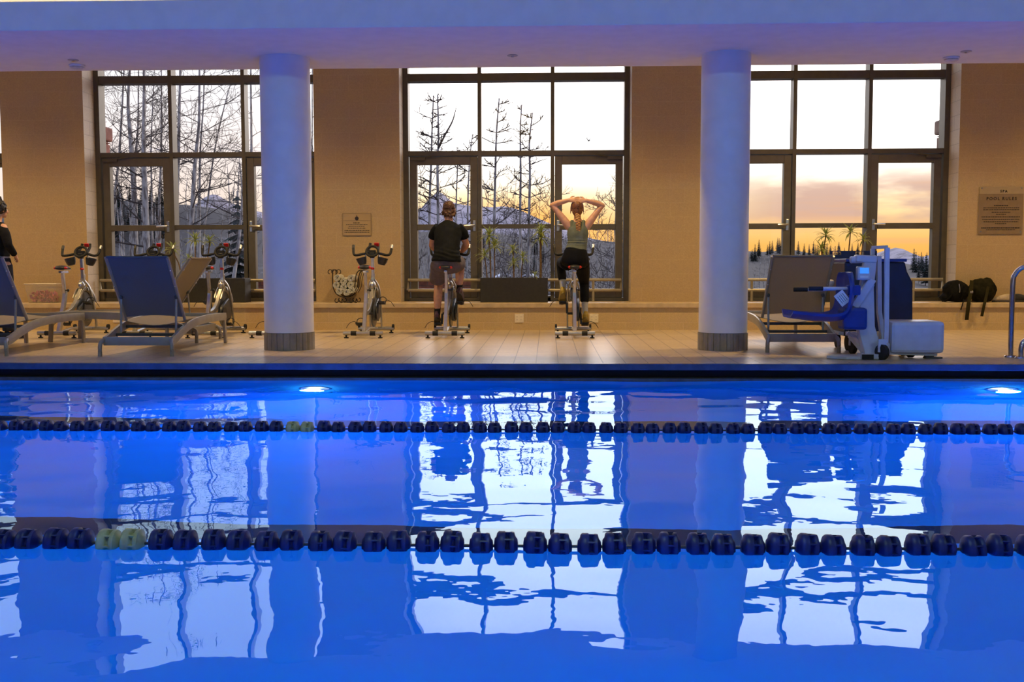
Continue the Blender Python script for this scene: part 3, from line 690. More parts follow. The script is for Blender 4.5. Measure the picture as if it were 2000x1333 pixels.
# ================================================================== SIGNS, OUTLETS
m_plate = mat('acrylic_plate', (.40, .30, .17), .12, var=.03, coat=.5)
m_plate2 = mat('smoked_plate', (.25, .175, .10), .2, var=.04)
m_ink = mat('dark_ink', (.03, .018, .01), .5, var=.02)
def text_mesh(s, size, extr=.0015):
    c = bpy.data.curves.new('txt', 'FONT'); c.body = s; c.size = size; c.align_x = 'CENTER'; c.align_y = 'CENTER'; c.extrude = extr; c.offset = size * .022; c.space_character = 1.35
    o = bpy.data.objects.new('txt', c); COL.objects.link(o); dg = bpy.context.evaluated_depsgraph_get(); dg.update()
    me = bpy.data.meshes.new_from_object(o.evaluated_get(dg)); bpy.data.objects.remove(o); return me
def put_text(s, size, x, z, y, m, par, name='lettering'):
    me = text_mesh(s, size); me.transform(Matrix.Translation((x, y, z)) @ Matrix.Rotation(PI / 2, 4, 'X')); o = bpy.data.objects.new(name, me); COL.objects.link(o); me.materials.clear(); me.materials.append(m); o.parent = par; return o
def line(m, x, z, wd, h, y):       # an illegible line of small print, as short word strokes
    u = -wd / 2; r = random.Random(int(abs(x * 999 + z * 7777)))
    while u < wd / 2 - .004:
        l_ = min(r.uniform(.012, .032), wd / 2 - u); m.b2((x + u, y - .001, z - h / 2), (x + u + l_, y, z + h / 2)); u += l_ + .006
p0, p1 = PY(1913, 365, YP), PY(1996, 455, YP); sx_, sz_ = (p0.x + p1.x) / 2, (p0.z + p1.z) / 2; sw, sh = p1.x - p0.x, p0.z - p1.z
sg_ = thing('wall_sign', 'POOL RULES notice in dark lettering on the right wall above the backpacks', 'sign', (sx_, YP, sz_))
M().b2((-sw / 2, -.012, -sh / 2), (sw / 2, -.006, sh / 2)).build('plate', m_plate, sg_, smooth=False)
M().b2((-sw / 2 - .008, -.0145, -sh / 2 - .02), (sw / 2, -.0125, sh / 2 - .10)).build('smoked_panel', m_plate2, sg_, smooth=False)
for dx_ in (-.45, .45):
    for dz_ in (-.47, .47): M().lathe([(.008, -.02), (.008, 0)], 10, (dx_ * sw, 0, dz_ * sh), 'y').build('standoff', m_steel, sg_)
zpx = lambda py: PY(1955, py, YP).z - sz_
put_text('SPA', .05, .03, zpx(374), -.0135, m_ink, sg_); put_text('POOL RULES', .058, 0, zpx(388.5), -.016, m_ink, sg_)
ln = M()
for py, wd, h in ((402, .20, .016), (406.5, .50, .011), (410, .50, .011), (415, .26, .009), (419, .14, .009), (424, .54, .011), (429, .52, .009), (433.5, .48, .009), (437, .16, .009), (445.5, .54, .016), (449, .40, .009)):
    ln = M(); line(ln, 0, zpx(py), wd, h, -.0155); ln.build('text_line', m_ink, sg_, smooth=False)
p0, p1 = PY(669.5, 417, YP), PY(725, 460, YP); sx_, sz_ = (p0.x + p1.x) / 2, (p0.z + p1.z) / 2; sw, sh = p1.x - p0.x, p0.z - p1.z
sg_ = thing('wall_sign', 'small clear notice with lines of print on the pier above the towel rack', 'sign', (sx_, YP, sz_))
M().b2((-sw / 2, -.012, -sh / 2), (sw / 2, -.006, sh / 2)).build('plate', mat('clear_plate', (.43, .30, .145), .3, var=.03, spec=.2), sg_, smooth=False)
ed = M()
for a, b in (((-sw / 2, -sh / 2), (sw / 2, -sh / 2)), ((-sw / 2, sh / 2), (sw / 2, sh / 2)), ((-sw / 2, -sh / 2), (-sw / 2, sh / 2)), ((sw / 2, -sh / 2), (sw / 2, sh / 2)), ((-sw / 2, sh * .17), (sw / 2, sh * .17))): ed.bar((a[0], -.0125, a[1]), (b[0], -.0125, b[1]), .005, .005)
ed.build('plate_edge', m_plate2, sg_, smooth=False)
zpx = lambda py: PY(697, py, YP).z - sz_
ln = M()
for py, wd, h in ((435.7, .10, .014), (439.3, .31, .010), (442.5, .24, .008), (446, .26, .010), (450.5, .36, .012), (454, .36, .012)): 
    ln = M(); line(ln, 0, zpx(py), wd, h, -.0122); ln.build('text_line', m_ink, sg_, smooth=False)
ln = M()
ln.lathe([(.022, -.0135), (.028, -.0135), (.028, -.012), (.022, -.012)], 16, (0, 0, zpx(427)), 'y'); ln.b2((-.004, -.0135, zpx(427) + .02), (.004, -.012, zpx(427) + .05))
ln.build('emblem', m_ink, sg_, smooth=False)
m_out = mat('outlet_plastic', (.80, .70, .50), .4, var=.03)
for px, lab in ((1014, 'white double wall outlet on the low wall between the two cyclists'), (1160, "white double wall outlet on the low wall right of the woman's bike"), (735, 'wall outlet on the low wall behind the riderless bike by the towel rack'), (229, 'wall outlet on the low wall behind the blue backed lounger')):
    p = PY(px, 622, YCURB); t = thing('wall_outlet', lab, 'outlet', (p.x, YCURB, p.z))
    M().box((0, -.004, 0), (.125, .008, .125)).build('cover_plate', m_out, t, bevel=.003)
    for sx in (-1, 1):
        s = M().box((sx * .03, -.009, 0), (.036, .004, .075)).build('socket', m_out, t, bevel=.002)
        h = M()
        for dz_ in (-.02, .02):
            for d2 in (-.007, .007): h.box((sx * .03 + d2, -.0112, dz_), (.003, .002, .010))
        h.build('slot', m_black, s, smooth=False)

# ================================================================== PLANTERS AND PLANTS
m_planter = mat('planter_black', (.022, .020, .016), .6, var=.15, scale=30)
m_soil = mat('potting_soil', (.05, .035, .02), .9, var=.4, scale=60, bump=.5)
def leafmat():
    m = bpy.data.materials.new('striped_leaf'); m.use_nodes = True; t = N(m.node_tree); b = m.node_tree.nodes['Principled BSDF']
    a = t.n('ShaderNodeAttribute'); a.attribute_name = 'edge'
    nn = t.n('ShaderNodeTexNoise'); nn.inputs['Scale'].default_value = 30
    g = t.mix(nn.outputs[0], (.17, .24, .045), (.27, .34, .08)); c = t.mix(t.maprange(a.outputs['Fac'], .45, .8), g, (.62, .62, .24))
    t.link(c, b.inputs['Base Color']); b.inputs['Roughness'].default_value = .4
    tl = t.n('ShaderNodeBsdfTranslucent'); t.link(c, tl.inputs[0]); mx = t.n('ShaderNodeMixShader'); mx.inputs[0].default_value = .4
    t.link(b.outputs[0], mx.inputs[1]); t.link(tl.outputs[0], mx.inputs[2]); t.link(mx.outputs[0], m.node_tree.nodes['Material Output'].inputs[0]); return m
m_leaf = leafmat(); m_stem = mat('dracaena_stem', (.14, .085, .04), .8, var=.3, scale=50, bump=.4)
def rosette(heads, seed):
    r = random.Random(seed); m = M(); e = []
    for (hx, hy, hz, L, nl) in heads:
        for k in range(nl):
            a = 2.399 * k + r.uniform(-.2, .2); up = 1.25 - 1.55 * (k / nl) + r.uniform(-.15, .15); l_ = L * r.uniform(.75, 1.1) * (1 if k > 3 else .8)
            p = Vector((hx, hy, hz + .03 * (1 - k / nl))); el_ = up; w_ = .019 * (L / .2); d = Vector((math.cos(a), math.sin(a), 0)); sd = Vector((-math.sin(a), math.cos(a), 0)); vs = []
            for j in range(7):
                s_ = j / 6; wj = w_ * (1 - s_) ** .6 * (.5 + 1.2 * min(s_ * 3, 1) * .42)
                nrm = Vector((-d.x * math.sin(el_), -d.y * math.sin(el_), math.cos(el_)))
                vs += [p - sd * wj + nrm * wj * .35, p, p + sd * wj + nrm * wj * .35]; e += [1.0, 0.0, 1.0]
                p = p + (d * math.cos(el_) + Vector((0, 0, 1)) * math.sin(el_)) * (l_ / 6); el_ -= (.12 + .22 * s_) * (1 if up < .8 else .55)
            m.add(vs, [(3 * j + c, 3 * j + c + 1, 3 * j + c + 4, 3 * j + c + 3) for j in range(6) for c in (0, 1)])
    return m, e
PLN = [0]
def plant(x, y, z, heads, lab, thick=.011, lean=0):
    """One stem with one or two leaf heads; heads are (dx, dz, leaf length, leaf count)."""
    PLN[0] += 1; t = thing('potted_dracaena', lab, 'plant', (x, y, z), 0, 'potted dracaenas on the window ledge')
    hs = [(h[0], 0, h[1], h[2], h[3]) for h in heads]; m, e = rosette(hs, PLN[0] * 11)
    me = bpy.data.meshes.new('leaves'); me.from_pydata([tuple(v) for v in m.v], [], m.f); at = me.attributes.new('edge', 'FLOAT', 'POINT'); at.data.foreach_set('value', e); me.shade_smooth(); me.materials.append(m_leaf)
    o = bpy.data.objects.new('leaves', me); COL.objects.link(o); o.parent = t
    top = max(hs, key=lambda h: h[2]); s = M().tube([(0, 0, -.06), (top[0] * .3, 0, top[2] * .5), (top[0] * .8, 0, top[2] * .85), (top[0], 0, top[2] + .01)], [thick * 1.15, thick, thick * .9, thick * .8], 8, k=4)
    s.build('stem', m_stem, t)
def planter(px0, px1, pyt, lab, Y0=15.0):
    a, b = PY(px0, pyt, Y0), PY(px1, pyt, Y0); t = thing('planter_box', lab, 'planter', ((a.x + b.x) / 2, Y0 + .15, SILZ)); h = (b.x - a.x) / 2; z = a.z - SILZ
    m = M(); m.b2((-h, -.15, 0), (h, -.13, z)); m.b2((-h, .13, 0), (h, .15, z)); m.b2((-h, -.13, 0), (-h + .02, .13, z)); m.b2((h - .02, -.13, 0), (h, .13, z)); m.b2((-h + .02, -.13, 0), (h - .02, .13, .02))
    m.build('box', m_planter, t, smooth=False, bevel=.003)
    M().b2((-h + .02, -.13, z - .06), (h - .02, .13, z - .04)).build('soil', m_soil, t, smooth=False)
    cl = M()
    for u in (-.97, -.33, -.28, .33, .97): cl.box((u * h * .98, -.14, z + .003), (.03, .03, .006))
    cl.build('rim_glint', m_steel, t, smooth=False); return (a.z - .05)  # bright chips stand in for highlights on the planter's top edge
zt = planter(938, 1070, 543, 'long black planter box on the ledge between the two cyclists')
YPt = 15.13
def pp(bx, hd, lab, thick=.011, L=.2, n=24):
    b = PY(bx, 548, YPt); hs = []
    for hx, hy in hd:
        p = PY(hx, hy, YPt + rnd.uniform(-.03, .03)); hs.append((p.x - b.x, p.z - zt, L, n))
    plant(b.x, YPt + rnd.uniform(-.05, .05), zt, hs, lab, thick)
pp(952, [(947, 503)], 'slim dracaena at the left end of the middle planter, drooping over its edge', .008, .19, 18)
pp(959, [(955.5, 464)], 'tallest dracaena on the left side of the middle planter', .010, .21, 30)
pp(966, [(966, 485)], 'dracaena third from the left end of the middle planter', .009, .20, 22)
pp(1004, [(1002, 491), (1003.5, 518)], 'two headed dracaena at the centre of the middle planter', .010, .16, 22)
pp(1018, [(1021, 506)], 'thin dracaena just right of the centre of the middle planter', .008, .16, 20)
pp(1056, [(1057, 468), (1056, 455)], 'thick stemmed tall dracaena at the right end of the middle planter', .016, .21, 26)
pp(1046, [(1045, 541)], 'short dracaena sprouting low at the right end of the middle planter', .008, .13, 12)
zt = planter(350, 478, 544, 'long black planter box on the ledge behind the beige lounger back')
pp(356, [(337, 489)], 'bushy dracaena beside the beige lounger back in the left planter', .010, .17, 26)
pp(384, [(384, 472)], 'tallest spiky dracaena of the left window planter', .010, .19, 24)
pp(402, [(408, 474)], 'spiky dracaena on the right side of the left window planter', .010, .17, 22)
pp(372, [(368, 512)], 'drooping dracaena low behind the beige lounger back', .008, .18, 14)
zt = planter(1560, 1694, 544, 'long black planter box on the ledge hidden behind the pool lift')
pp(1600, [(1613, 463)], 'dracaena seen above the taupe lounger back, tall head', .011, .19, 26)
pp(1606, [(1604, 489)], 'dracaena seen above the taupe lounger back, lower head', .010, .18, 24)
pp(1655, [(1660, 456)], 'dracaena above the pool lift, left of the window mullion', .010, .19, 22)
pp(1676, [(1685, 470)], 'dracaena crossing the window mullion above the pool lift', .009, .17, 20)

# ================================================================== POOL LIFT AND ITS NEIGHBOURS (built where they stand, pool edge side)
m_lw = mat('lift_white', (.60, .61, .66), .35, var=.05)
m_lb = mat('lift_blue', (.012, .045, .28), .35, var=.12, scale=10)
m_tank = mat('tank_navy', (.006, .014, .058), .4, var=.15, scale=8)
YLF = 10.32
def LX(px, py=600, Y=YLF): return PY(px, py, Y)
ox = LX(1690, 600).x
lift = thing('pool_lift', 'white and blue wheeled pool lift chair at the pool edge', 'pool lift', (ox, YLF, GZ))
def lp(px, py, Y=YLF): p = PY(px, py, Y); return Vector((p.x - ox, Y - YLF, p.z - GZ))
bp = M(); a, b = lp(1618, 700, 10.20), lp(1725, 700, 10.20); bp.prism([(a.x, -.05), (a.x + .10, .12), (b.x, .12), (b.x, -.17), (a.x + .16, -.17)], .002, .03, 'xy'); bp.build('base_plate', m_lw, lift, smooth=False, bevel=.004)
t0, t1 = lp(1697, 520), lp(1690, 655)
ms = M(); ms.sweep([lp(1706, 698, 10.26), lp(1690, 640), lp(1692, 560), lp(1700, 500)], [(-.085, -.05), (.085, -.05), (.085, .05), (-.085, .05)], (0, 1, 0), scale=[1.0, .95, .75, .7])
mo = ms.build('mast', m_lw, lift, bevel=.008)
M().box(lp(1690, 506), (.20, .10, .07), (0, .05, 0)).tube([lp(1660, 508), lp(1712, 506)], .035, 12).build('actuator_head', m_lw, lift, bevel=.012)
cbx = lp(1686, 534, 10.24); cb = M().box(cbx, (.13, .07, .13)).build('control_box', m_lw, lift, bevel=.012)
M().box(cbx + Vector((0, -.037, .025)), (.085, .006, .055)).build('screen', mat('blue_screen', (.02, .1, .4), .2, emit=(.05, .28, .9), estr=.9), cb, bevel=.002)
M().box(cbx + Vector((.0, -.037, -.035)), (.08, .004, .02)).build('label_strip', mat('pale_label', (.8, .8, .8), .5), cb, smooth=False)
for sx in (-1, 1): M().sweep([lp(1700 + sx * 18, 698, 10.30), lp(1712 + sx * 12, 660, 10.34), lp(1706 + sx * 11, 610, 10.36), lp(1706 + sx * 10, 500, 10.36)], [(-.02, -.03), (.02, -.03), (.02, .03), (-.02, .03)], (0, 1, 0)).build('mast_rail', m_lw, lift, bevel=.004)
M().bar(lp(1668, 600, 10.25), lp(1704, 545, 10.25), .075, .05, (0, 1, 0)).build('lift_arm', m_lw, lift, bevel=.006)
ft = M().b2(lp(1682, 702, 10.14), lp(1708, 690, 10.28)).build('mast_foot', m_lw, lift, smooth=False, bevel=.004)
M().box(lp(1695, 697.5, 10.13), (.11, .012, .045)).build('foot_slot', m_gut, ft, smooth=False)
# push handle: two uprights and a cross bar
M().sweep([lp(1729, 690, 10.22), lp(1731, 640, 10.22), lp(1732.5, 484, 10.22)], [(-.022, -.018), (.022, -.018), (.022, .018), (-.022, .018)], (0, 1, 0)).build('push_handle_post', m_lw, lift, bevel=.004)
M().sweep([lp(1703, 560, 10.40), lp(1704, 486, 10.40)], [(-.02, -.016), (.02, -.016), (.02, .016), (-.02, .016)], (0, 1, 0)).build('push_handle_post', m_lw, lift, bevel=.004)
M().bar(lp(1704, 484, 10.40), lp(1732.5, 482.5, 10.22), .03, .03).build('push_handle_bar', m_lw, lift, bevel=.004)
M().lathe([(.036, -.02), (.04, .0), (.04, .09), (.03, .10)], 14, lp(1729, 690, 10.22)).build('handle_socket', m_lw, lift)
# chair shell
def shell(u, v):
    prof = cr([(-.62, .005), (-.40, .0), (-.16, -.01), (-.05, .06), (.0, .25), (.05, .48)], 1)
    return None
sp_ = [lp(1541, 619, 10.15), lp(1585, 624, 10.15), lp(1630, 625, 10.15), lp(1655, 612, 10.15), lp(1664, 575, 10.15), lp(1664, 532, 10.15)]
P_ = cr([tuple(p) for p in sp_], 5); nP = len(P_); sd = .24
def chair(u, v):
    i = min(int(u * (nP - 1)), nP - 2); f_ = u * (nP - 1) - i; p = Vector(P_[i]) * (1 - f_) + Vector(P_[i + 1]) * f_; d = Vector(P_[min(i + 1, nP - 1)]) - Vector(P_[i]); n = Vector((-d.z, 0, d.x)).normalized()
    e = abs(v - .5) * 2; rise = .05 * max(0, e - .6) / .4
    wd = sd * (1 - .45 * max(0, (u - .86) / .14) ** 2)
    return p + Vector((0, (v - .5) * 2 * wd + .10, 0)) + n * rise, n
sh_ = sheet(chair, 26, 14, .025).build('seat_shell', m_lb, lift)
M().b2(lp(1647, 645, 10.12) + Vector((0, 0, 0)), lp(1682, 600, 10.35)).build('seat_bracket', m_lb, lift, smooth=False, bevel=.03)
M().b2(lp(1655, 577, 10.06), lp(1677, 557, 10.14)).build('arm_hinge', m_lb, lift, smooth=False, bevel=.012)
for yy, x0p, py in ((10.08, 1580, 564), (10.50, 1550, 566)):
    ar = M().tube([lp(1660, py, yy), lp(x0p + 26, py, yy)], .016, 12).build('armrest', m_lw, lift)
    M().tube([lp(x0p + 27, py, yy), lp(x0p, py, yy)], .021, 12).build('armrest_grip', m_rubber, ar)
tg = M().box(lp(1645, 583, 10.045), (.13, .004, .10), (0, .9, 0)).build('hang_tag', mat('paper_tag', (.8, .8, .82), .6, var=.03), lift, smooth=False)
for k in range(4): M().box(lp(1645, 583, 10.042) + Vector((-.02 + k * .014, -.0, -.018 + k * .012)), (.08, .002, .004), (0, .9, 0)).build('print_line', m_dark, tg, smooth=False)
# counterweight box under a white cover, wheels
cwx = lp(1789, 659, 10.30); hw_ = (lp(1842, 659, 10.3) - lp(1737, 659, 10.3)).x / 2
M().b2((cwx.x - hw_, -.08, cwx.z - .155), (cwx.x + hw_, .34, cwx.z + .155)).build('weight_cover', m_lw, lift, smooth=False, bevel=.035)
fm_ = M(); fm_.bar(lp(1720, 688, 10.3), (cwx.x + hw_ - .05, 0, cwx.z - .165), .05, .04); fm_.bar((lp(1662, 690, 10.5)).x.__class__ and lp(1655, 650, 10.55), lp(1725, 690, 10.5), .04, .04); fm_.bar(lp(1652, 652, 10.75), lp(1742, 652, 10.75), .04, .04); fm_.bar(lp(1660, 655, 10.6), lp(1690, 690, 10.3), .04, .05)
fm_.build('base_frame', m_lw, lift, bevel=.004)
for wx, wy, r_, nm in ((1722.5, 10.14, .075, 'caster_wheel'), (1665, 10.85, .085, 'caster_wheel'), (1778, 10.42, .08, 'caster_wheel'), (1712, 10.85, .08, 'caster_wheel')):
    p = PY(wx, 690, wy); wh = M().lathe([(.001, -.025), (r_ * .6, -.028), (r_, -.02), (r_, .02), (r_ * .6, .028), (.001, .025)], 24, (p.x - ox, wy - YLF, r_ + .001), 'x' if wx != 1722.5 else 'x', (0, 0, .5 if wx == 1722.5 else .1)).build(nm, m_rubber, lift)
    M().bar((p.x - ox, wy - YLF, r_), (p.x - ox, wy - YLF, r_ * 2 + .05), .075, .03).build('caster_fork', m_lw, wh)
jk = lp(1825, 690, 10.28); M().tube([(jk.x, 0, .01), (jk.x, 0, cwx.z - .14)], .012, 8).b2((jk.x - .08, -.04, .001), (jk.x + .08, .04, .016)).build('levelling_foot', m_dark, lift)
M().tube([(cwx.x - .1, .1, cwx.z - .17), (cwx.x + .2, .1, cwx.z - .17)], .02, 8).box((cwx.x + .14, .02, cwx.z - .19), (.07, .05, .06)).build('under_frame', m_dark, lift)
# tall navy bin behind the lift
YB_ = 11.15; c0, c1 = PY(1650, 600, YB_), PY(1783, 600, YB_); bx = (c0.x + c1.x) / 2; bw = (c1.x - c0.x) / 2
bin_ = thing('storage_bin', 'tall dark navy plastic bin with two handholds behind the pool lift', 'bin', (bx, YB_ + .3, GZ))
zb = lambda py: PY(1700, py, YB_).z - GZ
def bl(px, py): p = PY(px, py, YB_); return (p.x - bx, p.z - GZ)
bd = M().prism([bl(1650, 658), bl(1650, 512), bl(1768, 512), bl(1772, 530), bl(1783, 552), bl(1783, 640), bl(1783, 652)], -.30, .30, 'xz').build('body', m_tank, bin_, smooth=False, bevel=.015)
x_, z_ = bl(1651, 512); x2, z2 = bl(1770, 505.5); M().b2((x_, -.33, z_), (x2, .33, z2)).build('lid', m_lb, bin_, smooth=False, bevel=.008)
bpn = M(); ya, yb = .28, .31
L_, T_ = bl(1650, 489); R2, B2 = bl(1746.5, 508); sl = [bl(1666, 0)[0], bl(1684, 0)[0], bl(1714, 0)[0], bl(1732, 0)[0]]; s0, s1 = bl(0, 501.5)[1], bl(0, 494)[1]
bpn.b2((L_, ya, B2), (R2, yb, s0)); bpn.b2((L_, ya, s1), (R2, yb, T_)); bpn.b2((L_, ya, s0), (sl[0], yb, s1)); bpn.b2((sl[1], ya, s0), (sl[2], yb, s1)); bpn.b2((sl[3], ya, s0), (R2, yb, s1))
bpn.build('handhold_panel', mat('panel_navy', (.02, .03, .12), .4, var=.1), bin_, smooth=False)
bsk = M().b2((bl(1650, 0)[0] + .02, -.26, .17), (bl(1783, 0)[0] - .02, .26, .20))
bsk.build('base_rail', m_lw, bin_, smooth=False, bevel=.004)
for sx in (-.9, .9):
    for yy in (-.2, .2): M().lathe([(.001, -.02), (.06, -.022), (.085, -.015), (.085, .015), (.06, .022), (.001, .02)], 20, (sx * bw * .9, yy, .086), 'x').build('wheel', m_rubber, bin_)
# towel draped on the taupe lounger's back corner
tw = M().ell((0, 0, 0), (.085, .05, .05)).ell((.06, .01, .01), (.05, .05, .045)).ell((-.01, 0, -.07), (.035, .04, .07)).ell((.09, 0, .02), (.03, .03, .04))
me = fuse(tw, .012, 3)
for v in me.vertices: v.co += v.normal * (mnoise.noise(v.co * 22) * .012)
p = PY(1608, 556, 11.40); cl_ = link_mesh('crumpled_towel', me, mat('white_terry', (.75, .74, .72), .9, var=.06, scale=80, bump=.3)); cl_.location = p; tag(cl_, 'small crumpled white towel caught on the edge of the taupe lounger back', 'towel')

# ladder rail at the right edge
m_lad = mat('ladder_steel', (.50, .48, .50), .15, 1.0, var=.05)
g0 = PZ(1973.5, 698, GZ); lad = thing('ladder_rail', 'curved steel pool ladder rail at the right edge of the photo', 'handrail', (g0.x, g0.y, GZ)); yl = g0.y
topz = PY(1990, 521, yl).z - GZ
M().tube([(0, 0, 0), (0, 0, topz - .20), (.02, -.0, topz - .08), (.075, -.02, topz - .015), (.16, -.04, topz), (.26, -.08, topz - .03), (.33, -.12, topz - .15), (.35, -.16, topz - .5)], .025, 14, (0, 1, 0), k=5).build('rail', m_lad, lad)
M().lathe([(.025, .02), (.05, .018), (.06, .006), (.06, 0)], 24).build('escutcheon', m_lad, lad)
g1 = PZ(1994, 700.5, GZ); M().tube([(g1.x - g0.x, g1.y - yl, 0), (g1.x - g0.x, g1.y - yl, .10), (g1.x - g0.x + .03, g1.y - yl, .17), (g1.x - g0.x + .12, g1.y - yl - .02, .20), (g1.x - g0.x + .25, g1.y - yl - .08, .2)], .025, 14, (0, 1, 0), k=5).build('lower_rail', m_lad, lad)
M().lathe([(.025, .02), (.05, .018), (.06, .006), (.06, 0)], 24, (g1.x - g0.x, g1.y - yl, 0)).build('escutcheon', m_lad, lad)

# ================================================================== ON THE LEDGE: towel rack, towels, tub, bags, shoes
m_iron = mat('wrought_iron', (.03, .022, .018), .55, .3, var=.2, scale=50)
YR = 14.83
def rp(px, py, Y=YR): p = PY(px, py, Y); return (p.x, Y, p.z)
rk = thing('towel_rack', 'black wrought iron scroll cradle of rolled towels on the ledge', 'towel rack', (PY(676, 590, YR).x, YR + .14, SILZ)); rx, ry = rk.location.x, rk.location.y
def rl(px, py, Y=YR): p = rp(px, py, Y); return (p[0] - rx, p[1] - ry, p[2] - SILZ)
def scroll(c, r, a0, a1, y, n=16, sh=.35):
    return [(c[0] + r * (1 - sh + sh * (1 - i / n)) * math.cos(a0 + (a1 - a0) * i / n) * (1 - .45 * i / n), y, c[2] + r * math.sin(a0 + (a1 - a0) * i / n) * (1 - .45 * i / n)) for i in range(n + 1)]
for yo in (0, .25):
    U = [rl(649.5, 530), rl(649.5, 545), rl(651, 562), rl(656, 573), rl(665, 579.5), rl(676, 580.5), rl(685, 576), rl(692, 566), rl(694, 550), rl(696, 536), rl(701, 529), rl(706, 528)]
    U = [(a, b + yo, c) for a, b, c in U]
    M().tube(U, .0075, 8, (0, 1, 0), k=4).build('cradle_loop', m_iron, rk)
    for cx_, sg in ((644.5, 1), (655, -1)):
        c = rl(cx_, 532); M().tube([(c[0] + .038 * sg * math.cos(a) * (1 - .03 * i), c[1] + yo, c[2] + .04 * math.sin(a) * (1 - .03 * i)) for i, a in enumerate(np.linspace(0, PI * 1.45, 14))], .006, 6, (0, 1, 0)).build('top_scroll', m_iron, rk)
    for cx_, sg in ((657, 1), (667, -1), (685, 1), (695, -1)):
        c = rl(cx_, 586.5); c = (c[0], c[1], .036); M().tube([(c[0] + .033 * sg * math.cos(a) * (1 - .035 * i), c[1] + yo, c[2] + .034 * math.sin(a) * (1 - .02 * i)) for i, a in enumerate(np.linspace(.3, -PI * 1.5, 16))], .006, 6, (0, 1, 0)).build('foot_scroll', m_iron, rk)
for px in (697.5, 701.5, 705.5): M().tube([rl(px + 6, 530, YR + .02 * (px - 690) * .3), rl(px + 2, 545), rl(px, 560), rl(px - 6, 572)], .005, 6, (0, 1, 0), k=3).build('side_bar', m_iron, rk)
for pxy in ((651, 562), (676, 580.5), (692, 566)):
    c = rl(*pxy); M().tube([c, (c[0], c[1] + .25, c[2])], .006, 6).build('cross_rod', m_iron, rk)
m_towel = mat('white_towel', (.62, .60, .52), .95, var=.10, scale=120, bump=.5)
def roll_mesh(seed):
    r = random.Random(seed); m = M(); R_ = .052; pts = []; n = 90
    for i in range(n):                      # a coiled strip: the spiral shows on the end faces
        a = i / (n - 1) * 2 * PI * 3.6 + seed; q_ = .008 + (R_ - .012) * i / (n - 1); pts.append((q_ * math.cos(a), 0, q_ * math.sin(a)))
    sec = [(-.0035, 0), (-.0035, .30), (.0035, .30), (.0035, 0)]
    vs = []
    for i, p in enumerate(pts):
        k = (math.hypot(p[0], p[2]) + .0048) / math.hypot(p[0], p[2]); k2 = (math.hypot(p[0], p[2]) - .0035) / math.hypot(p[0], p[2]); b = r.uniform(-.006, .006)
        vs += [(p[0] * k2, b, p[2] * k2), (p[0] * k, b, p[2] * k), (p[0] * k, .30 + b, p[2] * k), (p[0] * k2, .30 + b, p[2] * k2)]
    fs = [(4 * i + e, 4 * i + (e + 1) % 4, 4 * i + 4 + (e + 1) % 4, 4 * i + 4 + e) for i in range(n - 1) for e in range(4)] + [(3, 2, 1, 0), tuple(4 * (n - 1) + e for e in range(4))]
    m.add(vs, fs); return m
rolls = [(659, 543), (671, 549.5), (686, 543.5), (657.5, 557), (671.5, 560.5), (685, 556.5), (662.5, 569), (677, 571), (687.5, 567)]
row = ['left end of the top row', 'dip of the top row', 'right end of the top row', 'left end of the middle row', 'centre of the middle row', 'right end of the middle row', 'left of the bottom row', 'middle of the bottom row', 'right of the bottom row']
rme = [roll_mesh(i).mesh('rolled_towel') for i in range(3)]
for x in rme: finish(x, m_towel, True, 50)
for i, ((px, py), rw) in enumerate(zip(rolls, row)):
    p = rp(px, py); o = bpy.data.objects.new('rolled_towel', rme[i % 3]); COL.objects.link(o); o.location = (p[0], YR - .02, p[2]); o.rotation_euler = (0, rnd.uniform(0, 6), 0)
    tag(o, 'white rolled towel in the iron rack, ' + rw, 'towel', 'rolled towels in the iron rack')

a, b = PY(58, 555, 15.0), PY(120, 555, 15.0); tx, thw, tz = (a.x + b.x) / 2, (b.x - a.x) / 2, a.z - SILZ
tub = thing('plastic_tub', 'clear plastic tub of pink things on the ledge by the left wall', 'tub', (tx, 14.98, SILZ))
def tubmat():
    m = bpy.data.materials.new('clear_plastic'); m.use_nodes = True; m.node_tree.nodes.clear(); t = N(m.node_tree)
    tr = t.n('ShaderNodeBsdfTransparent'); df = t.n('ShaderNodeBsdfPrincipled'); df.inputs['Base Color'].default_value = (.55, .48, .40, 1); df.inputs['Roughness'].default_value = .25
    nn = t.n('ShaderNodeTexNoise'); nn.inputs['Scale'].default_value = 40; mx = t.n('ShaderNodeMixShader'); t.link(t.maprange(nn.outputs[0], .3, .7, .22, .36), mx.inputs[0]); t.link(tr.outputs[0], mx.inputs[1]); t.link(df.outputs[0], mx.inputs[2])
    o = t.n('ShaderNodeOutputMaterial'); t.link(mx.outputs[0], o.inputs[0]); return m
tm = M(); k_ = .82; h_ = thw
for z0, z1, q0, q1 in ((0, tz, k_, 1.0),):
    o_ = [(-h_ * q0, -.14 * q0, z0), (h_ * q0, -.14 * q0, z0), (h_ * q0, .14 * q0, z0), (-h_ * q0, .14 * q0, z0)]; u_ = [(-h_, -.14, z1), (h_, -.14, z1), (h_, .14, z1), (-h_, .14, z1)]
    tm.add(o_ + u_, [(3, 2, 1, 0), (0, 1, 5, 4), (1, 2, 6, 5), (2, 3, 7, 6), (3, 0, 4, 7)])
tm.build('tub_body', tubmat(), tub, smooth=False)
M().tube([(-h_, -.14, tz), (h_, -.14, tz), (h_, .14, tz), (-h_, .14, tz)], .008, 6, closed=True).build('rim', mat('clear_rim', (.5, .42, .32), .3), tub)
pk = M(); r = random.Random(3)
for i in range(110):
    x_, y_ = r.uniform(-.76, .76) * h_, r.uniform(-.10, .10); z_ = .02 + r.random() * .6 * tz * (1 - .35 * abs(x_ / h_)); pk.box((x_, y_, z_), (.035, .03, .012), (r.uniform(0, 3), r.uniform(0, 3), r.uniform(0, 3)))
